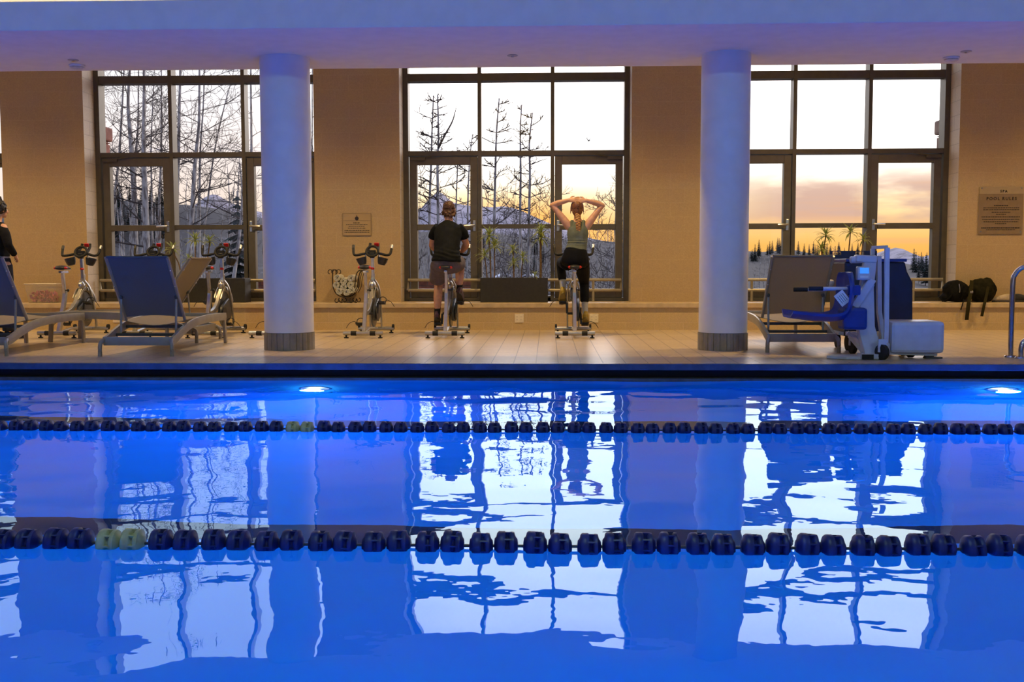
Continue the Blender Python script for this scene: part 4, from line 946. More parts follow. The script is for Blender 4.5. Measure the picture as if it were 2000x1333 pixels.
o = pk.build('pink_pieces', mat('pink_pieces', (.42, .10, .15), .5, var=.4, scale=30), smooth=False); o.location = (tx, 14.98, SILZ); tag(o, 'heap of small pink pieces inside the clear plastic tub', 'heap', kind='stuff')

m_bagb = mat('black_bag', (.006, .006, .006), .8, var=.3, scale=30, bump=.3, spec=.1); m_bago = mat('olive_bag', (.013, .012, .005), .8, var=.3, scale=25, bump=.3, spec=.1); m_web = mat('olive_webbing', (.028, .024, .008), .8, var=.15, scale=200, bump=.3, spec=.1)
def bag(px0, px1, py0, Y, label, mt, seed, parts):
    a, b, t_ = PY(px0, 590, Y), PY(px1, 590, Y), PY((px0 + px1) / 2, py0, Y); w_ = b.x - a.x; h = t_.z - SILZ
    t = thing('backpack', label, 'backpack', ((a.x + b.x) / 2, Y, SILZ)); m = M()
    for (x, y, z, r1, r2, r3) in parts: m.ell((x * w_, y, z * h), (r1 * w_, r2, r3 * h), 20)
    me = fuse(m, .014, 4)
    for v in me.vertices:
        v.co += v.normal * (mnoise.noise(v.co * 9 + Vector((seed, 0, 0))) * .022 + mnoise.noise(v.co * 26) * .008)
        if v.co.z < .003: v.co.z = .003
    link_mesh('body', me, mt, t, 60); return t, w_, h
t, w_, h = bag(1836, 1890, 548, 15.0, 'black backpack slumped on the ledge beside the guard rail end', m_bagb, 3, [(.06, 0, .5, .50, .12, .50), (.25, .02, .48, .28, .12, .5), (-.36, 0, .2, .16, .10, .2), (.0, -.08, .35, .25, .06, .3)])
M().tube([(-.45 * w_, -.03, .02), (-.35 * w_, -.1, .12 * h), (-.2 * w_, -.13, .35 * h)], .012, 8, k=4).build('strap', m_bagb, t)
M().tube([(.05 * w_, -.12, .85 * h), (.07 * w_, -.135, .6 * h), (.06 * w_, -.135, .45 * h)], .006, 6, k=3).build('zip_pull', m_steel, t)
t, w_, h = bag(1889, 1945, 543, 14.97, 'olive green backpack on the ledge with straps hanging over it', m_bago, 9, [(0, 0, .48, .52, .13, .5), (.2, .02, .55, .28, .13, .46), (-.2, 0, .5, .25, .12, .46), (.05, -.09, .4, .3, .06, .32)])
def strap(px, pts, wd, nm, mt):
    P = [PY(a, b, Y) for a, b, Y in pts]; P = [(p.x - t.location.x, p.y - t.location.y, p.z - SILZ) for p in P]
    return M().sweep(cr(P, 4), [(-wd / 2, -.004), (wd / 2, -.004), (wd / 2, .004), (-wd / 2, .004)], (0, 1, 0)).build(nm, mt, t)
s = strap(0, [(1898, 548, 14.80), (1896, 570, 14.76), (1892, 592, 14.69), (1889.5, 612, 14.70), (1888, 625, 14.72)], .05, 'shoulder_strap', m_web)
M().box((PY(1897.5, 571, 14.745).x - t.location.x, 14.745 - 14.97, PY(1897.5, 571, 14.745).z - SILZ), (.04, .012, .03)).build('buckle', m_steel, s, bevel=.003)
strap(0, [(1930, 560, 14.80), (1926, 580, 14.76), (1922, 597, 14.69), (1917.5, 618, 14.71)], .038, 'shoulder_strap', m_web)
strap(0, [(1882, 585, 14.78), (1880, 594, 14.70), (1876.5, 606, 14.71)], .012, 'loose_strap', m_bagb)
strap(0, [(1942, 556, 14.9), (1946, 563, 14.86), (1944, 574, 14.84)], .012, 'side_strap', m_bagb)
def shoe_mesh(L=.28, w_=.095, ht=.10):
    """Shoe along +y with its heel at y = 0 and its sole on z = 0: (upper, sole)."""
    up = M().limb([(0, .03, .055), (0, .08, .062), (0, .15, .055), (0, .22, .042), (0, L - .02, .032)], [(.036, .05), (.040, .055), (.043, .045), (.046, .036), (.034, .024)], 18)
    up.limb([(0, .05, .05), (0, .045, ht + .015)], [(.038, .05), (.034, .042)], 18, cap='flat')
    so = M(); o_ = []
    for i in range(24):
        a = 2 * PI * i / 24; y = L / 2 + L / 2 * math.cos(a); ww = (.036 + .012 * (y / L)) * (abs(math.sin(a)) ** .7) * (1 if math.sin(a) > 0 else -1); o_.append((ww, y))
    so.prism(o_, 0, .026, 'xy'); return up, so
def put_shoe(parent_or_none, loc, rot, m_up, m_so, name='shoe', s=1.0):
    u, so = shoe_mesh(); me = fuse(u, .009, 3); o = link_mesh(name, me, m_up, parent_or_none, 60); o.location = loc; o.rotation_euler = rot; o.scale = (s, s, s)
    so.build('sole', m_so, o, bevel=.004)
    lc = M()
    for k in range(4): lc.tube([(-.025, .10 + .025 * k, .094 - .011 * k), (.025, .11 + .025 * k, .094 - .011 * k)], .004, 5)
    lc.build('laces', mat('lace_grey', (.3, .28, .25), .8), o); return o
p = PY(1969, 592, 14.95); o = put_shoe(None, (p.x + .06, 14.93, SILZ + .001), (0, 0, 1.35), mat('pale_sneaker', (.45, .36, .25), .7, bump=.2), mat('dark_sole', (.05, .04, .035), .7)); tag(o, 'pale low sneaker on the ledge behind the ladder rail', 'shoe', 'shoes on the ledge at the right')
p = PY(1998, 592, 14.95); o = put_shoe(None, (p.x - .13, 14.98, SILZ + .001), (0, 0, -1.5), mat('black_sneaker', (.015, .014, .013), .7, bump=.2), mat('black_sole', (.02, .018, .016), .7)); tag(o, 'black shoe on the ledge right of the ladder rail', 'shoe', 'shoes on the ledge at the right')

# ================================================================== PEOPLE (local frame of the bike they sit on)
def hand(m, W_, d, n, th, curl=.5, spread=.1, s=1.0):
    """Palm, four unequal fingers and a thumb leaving the side of the palm. d finger direction, n back of hand, th = +1/-1 thumb side."""
    W_ = Vector(W_); d = Vector(d).normalized(); n = Vector(n); n = (n - d * n.dot(d)).normalized(); sd = d.cross(n)
    m.limb([W_ - d * .03 * s, W_ + d * .02 * s, W_ + d * .06 * s, W_ + d * .088 * s], [(.024 * s, .019 * s), (.032 * s, .017 * s), (.039 * s, .015 * s), (.038 * s, .012 * s)], 14, tuple(sd))
    for k, L in enumerate((.070, .080, .074, .058)):
        o_ = (k - 1.5) * .0195 * s * th * -1 * -1; p = W_ + d * .083 * s + sd * (-o_ if th > 0 else o_) * (1 if th > 0 else -1); pts = [p - d * .01]; a = spread * (k - 1.5) * .5; c = 0
        dd = (d + sd * (-(k - 1.5) * spread * (1 if th > 0 else -1))).normalized()
        for f_ in (.42, .33, .25):
            c += curl * (.7 if f_ == .42 else 1.0); v = dd * math.cos(c) - n * math.sin(c); p = p + v * L * f_ * s; pts.append(p)
        m.limb(pts, [.0095 * s, .0092 * s, .0085 * s, .0072 * s], 10, tuple(sd), k=3)
    p = W_ + d * .022 * s + sd * .030 * s * th; q1 = p + (d * .62 + sd * th * .72 - n * .25).normalized() * .036 * s; q2 = q1 + (d * .85 + sd * th * .25 - n * .35).normalized() * .030 * s
    m.limb([p - sd * th * .014 * s, p + (q1 - p) * .4, q1, q2], [.014 * s, .0125 * s, .0105 * s, .0085 * s], 10, tuple(n), k=3)
def head(m, c, s=1.0, fy=1, tilt=0):
    """Skull, jaw, nose, lips, brow and ears; the face looks along +y."""
    c = Vector(c); R = Matrix.Rotation(tilt, 3, 'X'); P = lambda x, y, z: c + R @ Vector((x, y, z)) * s
    m.ell(P(0, -.008, .025), (.074 * s, .093 * s, .088 * s)); m.ell(P(0, .025, -.035), (.058 * s, .068 * s, .072 * s)); m.ell(P(0, .055, -.078), (.030 * s, .028 * s, .024 * s))
    m.limb([P(0, .088, .02), P(0, .104, -.008), P(0, .112, -.026)], [.009 * s, .012 * s, .014 * s], 10)
    m.ell(P(0, .086, -.052), (.024 * s, .012 * s, .009 * s)); m.ell(P(0, .08, .034), (.045 * s, .016 * s, .010 * s))
    for sx in (-1, 1): m.ell(P(sx * .076, -.004, -.005), (.010 * s, .018 * s, .030 * s), 12, (.2, 0, sx * .3)); m.ell(P(sx * .04, .06, -.02), (.02 * s, .02 * s, .02 * s))
    return P
m_eye = mat('eye_white', (.75, .73, .7), .2); m_iris = mat('iris_brown', (.05, .025, .012), .2)
def eyes(P, par):
    for sx in (-1, 1):
        e = M().ell(P(sx * .031, .076, .005), (.012, .010, .010), 14).build('eye', m_eye, par); M().ell(P(sx * .031, .0845, .005), (.0055, .0025, .0055), 10).build('iris', m_iris, e)

def rider(nm, label, bx, skin):
    return thing('person', label, 'person', (bx, YBK, GZ))
def leg_pts(hip, knee, ank): return [hip, tuple(np.array(hip) * .5 + np.array(knee) * .5 + np.array((0, .012, .012))), knee, tuple(np.array(knee) * .55 + np.array(ank) * .45 + np.array((0, -.025, -.01))), ank]
UP = lambda sx: (sx * .142, .03, .615)
DN = lambda sx: (sx * .142, -.046, .312)
def shoe_on(par, sx, up, mu, ms):
    th = .6 if up else .3; ball = (.084, .442) if up else (.056, .164)
    heel = (ball[0] - .19 * math.cos(th), ball[1] + .19 * math.sin(th))
    return put_shoe(par, (sx * .142, heel[0], heel[1]), (-th, 0, sx * -.06), mu, ms)

# ---- the man
man = rider('m', 'man in a dark grey T-shirt and grey shorts riding a spin bike', BX['man'], m_skin)
b = M()
b.limb([(0, -.215, .99), (0, -.20, 1.04), (0, -.10, 1.22), (0, .0, 1.36), (0, .05, 1.43), (0, .075, 1.475)], [(.135, .085), (.120, .065), (.135, .085), (.148, .082), (.10, .05), (.055, .045)])
b.limb([(0, .085, 1.43), (0, .10, 1.51), (0, .115, 1.57)], [(.062, .062), (.056, .058), (.055, .058)])
Pm = head(b, (.002, .135, 1.635), 1.0)
elL, elR = (-.222, .13, 1.175), (.226, .125, 1.185); haL, haR = (-.165, .255, 1.095), (.165, .25, 1.10)
for sx, el_, ha_ in ((-1, elL, haL), (1, elR, haR)):
    b.limb([(sx * .150, .05, 1.375), (sx * .192, .075, 1.30), el_], [.050, .048, .041]); b.limb([el_, tuple(np.array(el_) * .6 + np.array(ha_) * .4), ha_], [.044, .045, .029])
    hand(b, ha_, (-sx * .45, .85, .05), (0, .05, 1), -sx if sx > 0 else 1, .75)
hipL, hipR, knL, knR = (-.095, -.20, .93), (.095, -.20, .93), (-.140, .13, .665), (.138, .215, .945)
for hp_, kn_, an_ in ((hipL, knL, DN(-1)), (hipR, knR, UP(1))): b.limb(leg_pts(hp_, kn_, an_), [.088, .078, .056, .057, .034])
mb = link_mesh('body', fuse(b, .0055, 4), m_skin, man); eyes(Pm, man)
m_shirt = mat('charcoal_shirt', (.008, .009, .009), .8, spec=.12, var=.25, scale=14, bump=.3)
sh = M().limb([(-.002, -.255, .955), (0, -.245, 1.0), (0, -.185, 1.09), (0, -.10, 1.22), (0, .0, 1.345), (0, .045, 1.425), (0, .07, 1.468)], [(.190, .148), (.186, .140), (.166, .122), (.170, .122), (.178, .116), (.140, .086), (.072, .066)], cap='flat')
for sx in (-1, 1): sh.limb([(sx * .12, .035, 1.400), (sx * .182, .070, 1.335), (sx * .214, .100, 1.262)], [.076, .068, .061], cap='flat')
me = fuse(sh, .008, 4)
for v in me.vertices:                   # folds where the shirt bunches above the waist
    f_ = math.exp(-((v.co.z - 1.06) / .07) ** 2); v.co += v.normal * (f_ * .0045 * math.sin(v.co.z * 120 + 4 * math.sin(v.co.x * 11)) + mnoise.noise(v.co * 12) * .006)
link_mesh('t_shirt', me, m_shirt, man)
m_short = mat('grey_shorts', (.125, .10, .10), .8, spec=.12, var=.12, scale=18, bump=.3)
s_ = M().limb([(0, -.225, .985), (0, -.235, .94), (0, -.225, .885)], [(.165, .11), (.196, .138), (.190, .125)], cap='flat').ell((0, -.22, .885), (.175, .135, .085))
s_.limb([(-.098, -.205, .92), (-.128, -.05, .80), (-.148, .045, .715)], [(.108, .11), (.104, .105), (.102, .098)], cap='flat')
s_.limb([(.098, -.205, .92), (.122, -.02, .935), (.132, .12, .942)], [(.106, .112), (.098, .104), (.092, .094)], cap='flat')
me = fuse(s_, .009, 4)
for v in me.vertices: v.co += v.normal * mnoise.noise(v.co * 13) * .009
link_mesh('shorts', me, m_short, man)
m_sockb = mat('black_sock', (.014, .015, .018), .85, spec=.12, var=.2, scale=90); m_stripe = mat('sock_stripe', (.35, .35, .36), .8)
def sock(par, kn_, an_, ln_, m_, stripe=None, r0=.048, r1=.041):
    k_, a_ = Vector(kn_), Vector(an_); d = (k_ - a_).normalized(); o = M().limb([a_ - d * .05, a_ + d * .03, a_ + d * ln_], [r1, r1, r0], cap='flat').build('sock', m_, par)
    if stripe: q_ = a_ + d * (ln_ - .02); M().limb([q_, q_ + d * .01], [r0 + .001, r0 + .0015], k=1, cap='flat').build('stripe', stripe, o)
sock(man, knL, DN(-1), .12, m_sockb, m_stripe); sock(man, knR, UP(1), .12, m_sockb, m_stripe)
m_shm = mat('maroon_trainer', (.085, .035, .04), .6, var=.3, scale=30, bump=.2); m_shs = mat('dark_outsole', (.03, .024, .022), .6)
shoe_on(man, -1, False, m_shm, m_shs); shoe_on(man, 1, True, m_shm, m_shs)
m_hairb = mat('brown_hair', (.085, .035, .018), .55, var=.5, scale=70, bump=.5)
hr = M().ell(Pm(0, -.018, .032), (.081, .092, .086)).ell(Pm(0, -.045, -.02), (.074, .06, .07)); r = random.Random(5)
for i in range(26):
    a = PI * (1.02 + .96 * i / 25) if i % 2 else PI * (1.0 + r.random()); hr.ell(Pm(.078 * math.cos(a), -.012 + .085 * math.sin(a), -.055 + r.uniform(-.03, .03)), (.018, .018, .022), 10)
me = fuse(hr, .006, 2)
for v in me.vertices: v.co += v.normal * (mnoise.noise(v.co * 45) * .007)
link_mesh('hair', me, m_hairb, man)

# ---- the woman
wo_ = rider('w', 'woman with a long braid stretching, hands clasped behind her head, on a spin bike', BX['woman'], m_skin2)
hx = .034; b = M()
b.limb([(.006, -.215, 1.02), (.02, -.20, 1.08), (.036, -.185, 1.20), (.040, -.165, 1.33), (.040, -.145, 1.42), (.040, -.13, 1.47)], [(.115, .085), (.115, .090), (.112, .085), (.125, .09), (.115, .07), (.06, .05)])
b.limb([(.040, -.14, 1.43), (.038, -.125, 1.52), (.036, -.115, 1.57)], [(.050, .05), (.045, .047), (.045, .05)])
Pw = head(b, (hx, -.10, 1.632), .95)
eL, eR = (-.280, -.10, 1.675), (.350, -.10, 1.670); hL, hR = (.0, -.165, 1.735), (.068, -.165, 1.730)
for sx, e_, h_ in ((-1, eL, hL), (1, eR, hR)):
    x0_ = .04 + sx * .115; b.limb([(x0_, -.145, 1.40), (x0_ + sx * .035, -.14, 1.455), tuple(np.array((x0_ + sx * .03, -.14, 1.45)) * .5 + np.array(e_) * .5), e_], [.050, .051, .041, .034])
    wr = tuple(np.array(h_) + np.array((sx * .075, .015, .0))); b.limb([e_, tuple(np.array(e_) * .62 + np.array(wr) * .38 + np.array((0, 0, .006))), wr], [.036, .036, .024])
    hand(b, wr, (-sx * 1.0, -.25, .06 if sx < 0 else -.02), (.0, -.9, .35), sx if sx < 0 else 1, .28, .22, .92)
link_mesh('body', fuse(b, .0050, 4), m_skin2, wo_); eyes(Pw, wo_)
m_tank = mat('sage_tank', (.15, .17, .125), .75, spec=.12, var=.12, scale=16, bump=.25)
tk = M().limb([(.012, -.215, 1.085), (.024, -.20, 1.13), (.036, -.187, 1.21), (.040, -.168, 1.32), (.041, -.150, 1.405), (.041, -.14, 1.455)], [(.138, .112), (.130, .105), (.126, .096), (.136, .101), (.112, .082), (.088, .060)], cap='flat')
for sx in (-1, 1): tk.limb([(.041 + sx * .07, -.15, 1.40), (.041 + sx * .072, -.142, 1.462)], [(.035, .07), (.028, .056)])
me = fuse(tk, .007, 4)
for v in me.vertices: v.co += v.normal * (.004 * math.exp(-((v.co.z - 1.2) / .03) ** 2) * math.sin(v.co.z * 200) + mnoise.noise(v.co * 14) * .004)
link_mesh('tank_top', me, m_tank, wo_)
m_leg = mat('black_leggings', (.006, .006, .007), .7, spec=.12, var=.2, scale=14, bump=.15)
wkL, wkR = (-.168, .20, .935), (.135, .13, .675); whL, whR = (-.085, -.19, .94), (.09, -.19, .94)
lg = M().limb([(.014, -.212, 1.115), (.010, -.215, 1.04), (.004, -.215, .96), (.0, -.20, .905)], [(.138, .112), (.162, .132), (.180, .145), (.15, .115)], cap='flat')
lg.limb(leg_pts(whL, wkL, UP(-1))[:4] + [tuple(np.array(wkL) * .33 + np.array(UP(-1)) * .67 + np.array((0, -.012, 0)))], [.100, .085, .060, .057, .050], cap='flat')
lg.limb(leg_pts(whR, wkR, DN(1))[:4] + [tuple(np.array(wkR) * .33 + np.array(DN(1)) * .67 + np.array((0, -.012, 0)))], [.102, .090, .064, .060, .048], cap='flat')
lo_ = link_mesh('leggings', fuse(lg, .008, 4), m_leg, wo_); M().ell((.012, -.327, 1.065), (.006, .003, .016), 8).build('back_tab', m_stripe, lo_)
m_socg = mat('pale_grey_sock', (.42, .42, .40), .85, var=.1, scale=90)
sock(wo_, wkL, UP(-1), .16, m_socg, None, .047, .039); sock(wo_, wkR, DN(1), .16, m_socg, None, .046, .039)
m_shy = mat('yellow_trainer', (.42, .29, .035), .6, var=.2, scale=30, bump=.2); m_shys = mat('mustard_outsole', (.22, .16, .03), .6)
shoe_on(wo_, -1, True, m_shy, m_shys); shoe_on(wo_, 1, False, m_shy, m_shys)
m_haira = mat('auburn_hair', (.23, .085, .025), .5, var=.5, scale=60, bump=.5)
hr = M().ell(Pw(0, -.014, .028), (.082, .097, .090)).ell(Pw(0, -.04, -.03), (.068, .065, .075))
for sx in (-1, 1): hr.limb([Pw(sx * .075, .02, .03), Pw(sx * .084, .01, -.03), Pw(sx * .088, .0, -.075)], [.012, .009, .005], 8)
me = fuse(hr, .006, 2)
for v in me.vertices: v.co += v.normal * (mnoise.noise(Vector((v.co.x * 60, v.co.y * 60, v.co.z * 12))) * .006)
ho_ = link_mesh('hair', me, m_haira, wo_)
br = M(); p0 = Vector(Pw(0, -.095, -.055)); r = random.Random(2)
for i in range(15):
    t_ = i / 14; z = p0.z - .03 - .225 * t_; y = p0.y - .012 - (.045 * math.sin(min(1, t_ * 1.4) * PI / 2)); wd = .026 * (1 - .25 * t_); sx = 1 if i % 2 else -1
    br.ell((hx + .004 + sx * wd * .55 + .01 * t_, y, z), (wd, .020, .020), 14, (0, sx * .75, 0))
for i in range(7): br.limb([(hx + .014, y, z - .01), (hx + .014 + r.uniform(-.015, .015), y - r.uniform(0, .01), z - .035), (hx + .016 + r.uniform(-.03, .03), y - r.uniform(-.005, .012), z - .075)], [.010, .009, .003], 8)
link_mesh('braid', fuse(br, .004, 1), mat('braid_hair', (.42, .19, .055), .5, var=.45, scale=80, bump=.4), wo_)

# ---- the walker at the left edge
pw = PY(-2, 500, 12.92); wk = thing('person', 'person in a black top with dark curly hair walking at the left edge', 'person', (pw.x, 12.92, GZ), -.5)
b = M()
b.limb([(0, 0, .90), (0, .01, 1.05), (0, -.005, 1.20), (0, -.02, 1.34), (0, -.02, 1.42), (0, -.01, 1.46)], [(.15, .11), (.125, .095), (.125, .09), (.145, .095), (.12, .07), (.06, .05)])
b.limb([(0, -.01, 1.42), (0, .005, 1.50), (0, .02, 1.55)], [.05, .046, .047]); Pk = head(b, (0, .035, 1.61), .95)
for sx in (-1, 1):
    e_ = (sx * .27, -.05, 1.17); w_ = (sx * .175, .10, 1.045); b.limb([(sx * .135, -.02, 1.39), (sx * .21, -.04, 1.29), e_], [.050, .044, .038]); b.limb([e_, tuple(np.array(e_) * .5 + np.array(w_) * .5), w_], [.038, .035, .025]); hand(b, w_, (-sx * .5, .6, -.3), (sx * .6, .4, .4), sx * -1, .4)
    b.limb([(sx * .085, 0, .92), (sx * .09, .02, .72), (sx * .09, .02, .50), (sx * .09, -.01 + sx * .04, .28), (sx * .09, -.03 + sx * .06, .09)], [.092, .080, .058, .056, .036])
link_mesh('body', fuse(b, .0065, 4), m_skin2, wk); eyes(Pk, wk)
m_blk = mat('black_top', (.010, .010, .012), .8, spec=.12, var=.2, scale=20, bump=.2)
tp = M().limb([(0, .0, 1.0), (0, .01, 1.08), (0, -.005, 1.20), (0, -.02, 1.34), (0, -.02, 1.40)], [(.150, .115), (.138, .107), (.138, .102), (.158, .108), (.13, .085)], cap='flat')
for sx in (-1, 1):
    e_ = (sx * .27, -.05, 1.17); w_ = (sx * .19, .08, 1.06); tp.limb([(sx * .11, -.02, 1.385), (sx * .20, -.035, 1.30), e_], [.062, .058, .050]); tp.limb([e_, w_], [.050, .040], cap='flat')
    tp.limb([(sx * .08, -.02, 1.36), (sx * .085, .0, 1.44)], [(.03, .07), (.02, .05)])
link_mesh('long_sleeve_top', fuse(tp, .009, 4), m_blk, wk)
tr_ = M().limb([(0, 0, 1.03), (0, 0, .95), (0, 0, .88)], [(.145, .112), (.165, .13), (.15, .11)], cap='flat')
for sx in (-1, 1): tr_.limb([(sx * .085, 0, .92), (sx * .09, .02, .72), (sx * .09, .02, .50), (sx * .09, -.01 + sx * .04, .28), (sx * .09, -.03 + sx * .06, .10)], [.105, .092, .075, .072, .068], cap='flat')
link_mesh('trousers', fuse(tr_, .009, 4), mat('dark_trousers', (.022, .025, .04), .8, spec=.12, var=.2, scale=20, bump=.2), wk)
M().lathe([(.148, -.012), (.152, 0), (.148, .012)], 28, (0, 0, 1.02)).build('belt', mat('pale_belt', (.4, .38, .36), .5), wk).scale = (1.0, .77, 1)
hr = M().ell(Pk(0, -.02, .03), (.088, .098, .093)); r = random.Random(8)
for i in range(60):
    a, b_ = r.uniform(0, 2 * PI), r.uniform(-.5, 1.4); d = Vector((math.cos(a) * math.cos(b_) * .088, -.025 + math.sin(a) * math.cos(b_) * .095, .03 + math.sin(b_) * .095))
    if d.y > .055: continue
    hr.ell(Pk(*d), (.020, .020, .020), 8)
for i in range(16): hr.ell(Pk(r.uniform(-.035, .035), r.uniform(-.06, .0), .13 + r.uniform(-.02, .035)), (.022, .022, .022), 8)
link_mesh('hair', fuse(hr, .007, 1), mat('black_hair', (.012, .008, .006), .5, var=.4, scale=70, bump=.5), wk)
for sx in (-1, 1): put_shoe(wk, (sx * .09, -.08 + sx * .06, 0), (0, 0, 0), m_blk, m_shs)

# ================================================================== OUTSIDE
def interp(tab, x):
    return float(np.interp(x, [a for a, _ in tab], [b for _, b in tab]))
m_snow = None
def groundmat(name, snow, soil, sc, thr, ext=0.0):
    m = bpy.data.materials.new(name); m.use_nodes = True; t = N(m.node_tree); b = m.node_tree.nodes['Principled BSDF']
    tcn = t.n('ShaderNodeTexCoord'); nn = t.n('ShaderNodeTexNoise'); nn.inputs['Scale'].default_value = sc; nn.inputs['Detail'].default_value = 8; nn.inputs['Roughness'].default_value = .65; t.link(tcn.outputs['Object'], nn.inputs['Vector'])
    n2 = t.n('ShaderNodeTexNoise'); n2.inputs['Scale'].default_value = sc * 6; n2.inputs['Detail'].default_value = 5; t.link(tcn.outputs['Object'], n2.inputs['Vector'])
    f = t.maprange(t.math('ADD', t.math('MULTIPLY', nn.outputs[0], .65), t.math('MULTIPLY', n2.outputs[0], .35)), thr - .08, thr + .08)
    t.link(t.mix(f, soil, snow), b.inputs['Base Color']); b.inputs['Roughness'].default_value = .9; return m
ridge = [(-200, 395), (190, 391), (260, 388), (330, 398), (400, 403), (470, 415), (600, 440), (800, 452), (940, 458), (1080, 466), (1230, 476), (1460, 497), (1500, 489), (1540, 489), (1600, 502), (1690, 500), (1760, 518), (1840, 540), (2200, 555)]
def hgt(x, y):
    px = 1070 + 2050 * x / y; top = CAMZ + (518 - interp(ridge, px)) / 2050 * 380
    base = float(np.interp(y, [15, 19, 30, 60, 140, 240, 380, 460], [.42, .42, -.4, -2.2, -6, -5, top, top - 12]))
    return base + (mnoise.noise(Vector((x * .08, y * .05, 0))) * min(1.6, y * .012) if y > 19 else 0)
ys = [15.86, 17, 19, 21, 24, 28, 33, 40, 50, 62, 78, 100, 130, 165, 205, 250, 300, 340, 365, 380, 400, 430, 460]; us = np.linspace(-.75, .72, 100); g = M(); W_ = len(us)
g.add([(u * y, y, hgt(u * y, y)) for y in ys for u in us], [(j * W_ + i, j * W_ + i + 1, (j + 1) * W_ + i + 1, (j + 1) * W_ + i) for j in range(len(ys) - 1) for i in range(W_ - 1)])
struct(g.build('ground_outside', groundmat('snowy_ground', (.19, .165, .17), (.055, .040, .034), .10, .63)), 'snow patched slope outside the windows')
mt_ridge = [(-300, 470), (150, 455), (330, 440), (375, 402), (396, 385), (418, 377), (436, 388), (470, 405), (560, 425), (700, 430), (780, 428), (800, 419), (812, 411), (822, 409), (836, 393), (848, 382), (857, 373), (868, 381), (886, 397), (905, 401), (935, 404), (960, 406), (985, 404), (1010, 409), (1036, 421), (1075, 438), (1110, 452), (1150, 466), (1190, 474), (1240, 480), (1330, 492), (1450, 505), (1600, 512), (1690, 508), (1720, 492), (1738, 486), (1756, 500), (1775, 508), (1800, 501), (1825, 497), (1860, 494), (2000, 505), (2300, 515)]
YM = 2600.0; g = M(); pxs = np.linspace(-300, 2300, 260); rows = [(.55, -.2), (.66, .05), (.74, .28), (.82, .50), (.89, .72), (.95, .89), (1.0, 1.0), (1.06, .8), (1.2, .3)]
vs = []
for f_, hh in rows:
    for px in pxs:
        y = YM * f_; x = (px - 1070) / 2050 * YM * (1 + (f_ - 1) * .6); z0 = (518 - interp(mt_ridge, px)) / 2050 * YM
        nz_ = mnoise.fractal(Vector((x * .006, y * .006, 1.3)), 1.0, 2.0, 5) * 26 * (1 - abs(2 * hh - 1) ** 2 if 0 < hh < 1 else 0)
        vs.append((x, y, CAMZ + z0 * hh - (30 * (1 - hh) if f_ < 1 else 0) + nz_))
W_ = len(pxs); g.add(vs, [(j * W_ + i, j * W_ + i + 1, (j + 1) * W_ + i + 1, (j + 1) * W_ + i) for j in range(len(rows) - 1) for i in range(W_ - 1)])
struct(g.build('mountain_range', groundmat('mountain_snow', (.42, .35, .39), (.11, .09, .10), .012, .47), ang=180), 'snowy mountain ridge on the horizon')
m_sand = brickmat('red_sandstone', (.30, .105, .065), (.24, .085, .055), (.16, .09, .07), .45, .16, .012, 'xz', .5, .85, .8, (0, .2), .25, 12)
o = M().b2((-12, 19.6, .2), (-1.3, 19.95, .80)).build('stone_wall', m_sand, smooth=False, bevel=.02); tag(o, 'low red sandstone terrace wall outside the left and middle windows', 'wall')
lp_ = PY(450, 566, 19.45); o = thing('wall_lamp', 'small glowing orange lamp on the red stone wall outside', 'lamp', (lp_.x, 19.6, lp_.z))
M().box((0, -.02, 0), (.26, .04, .07)).build('housing', m_dark, o, bevel=.005); M().box((0, -.045, 0), (.22, .02, .05)).build('glow_lens', mat('amber_lens', (1, .5, .1), emit=(1.0, .42, .05), estr=4.0), o, bevel=.004)
def stack(px, py, side, label):
    p = PY(px, py, 16.75); t = thing('stone_pillar', label, 'pillar', (p.x + side * .36, 16.4, .40)); h = p.z - .40; z = 0; r = random.Random(int(px)); m_st = mat('stone_red' if px < 900 else 'stone_buff', (.30, .12, .085) if px < 900 else (.30, .20, .15), .9, var=.25, scale=7, bump=.6); k = 0
    body = M()
    while z < h - .24:
        q_ = r.uniform(.16, .26); q_ = min(q_, h - .22 - z); body.box((r.uniform(-.015, .015), r.uniform(-.015, .015), z + q_ / 2), (.68 + r.uniform(-.03, .03), .68, q_ - .012), (0, 0, r.uniform(-.02, .02))); z += q_
    body.b2((-.32, -.32, 0), (.32, .32, h - .2)); body.build('courses', m_st, t, smooth=False, bevel=.02)
    M().box((0, 0, h - .10), (.76, .76, .22)).build('cap_stone', m_st, t, smooth=False, bevel=.03)
stack(217, 252, -1, 'red stone pillar outside at the left window edge'); stack(1828, 238, 1, 'buff stone pillar outside at the right window edge')

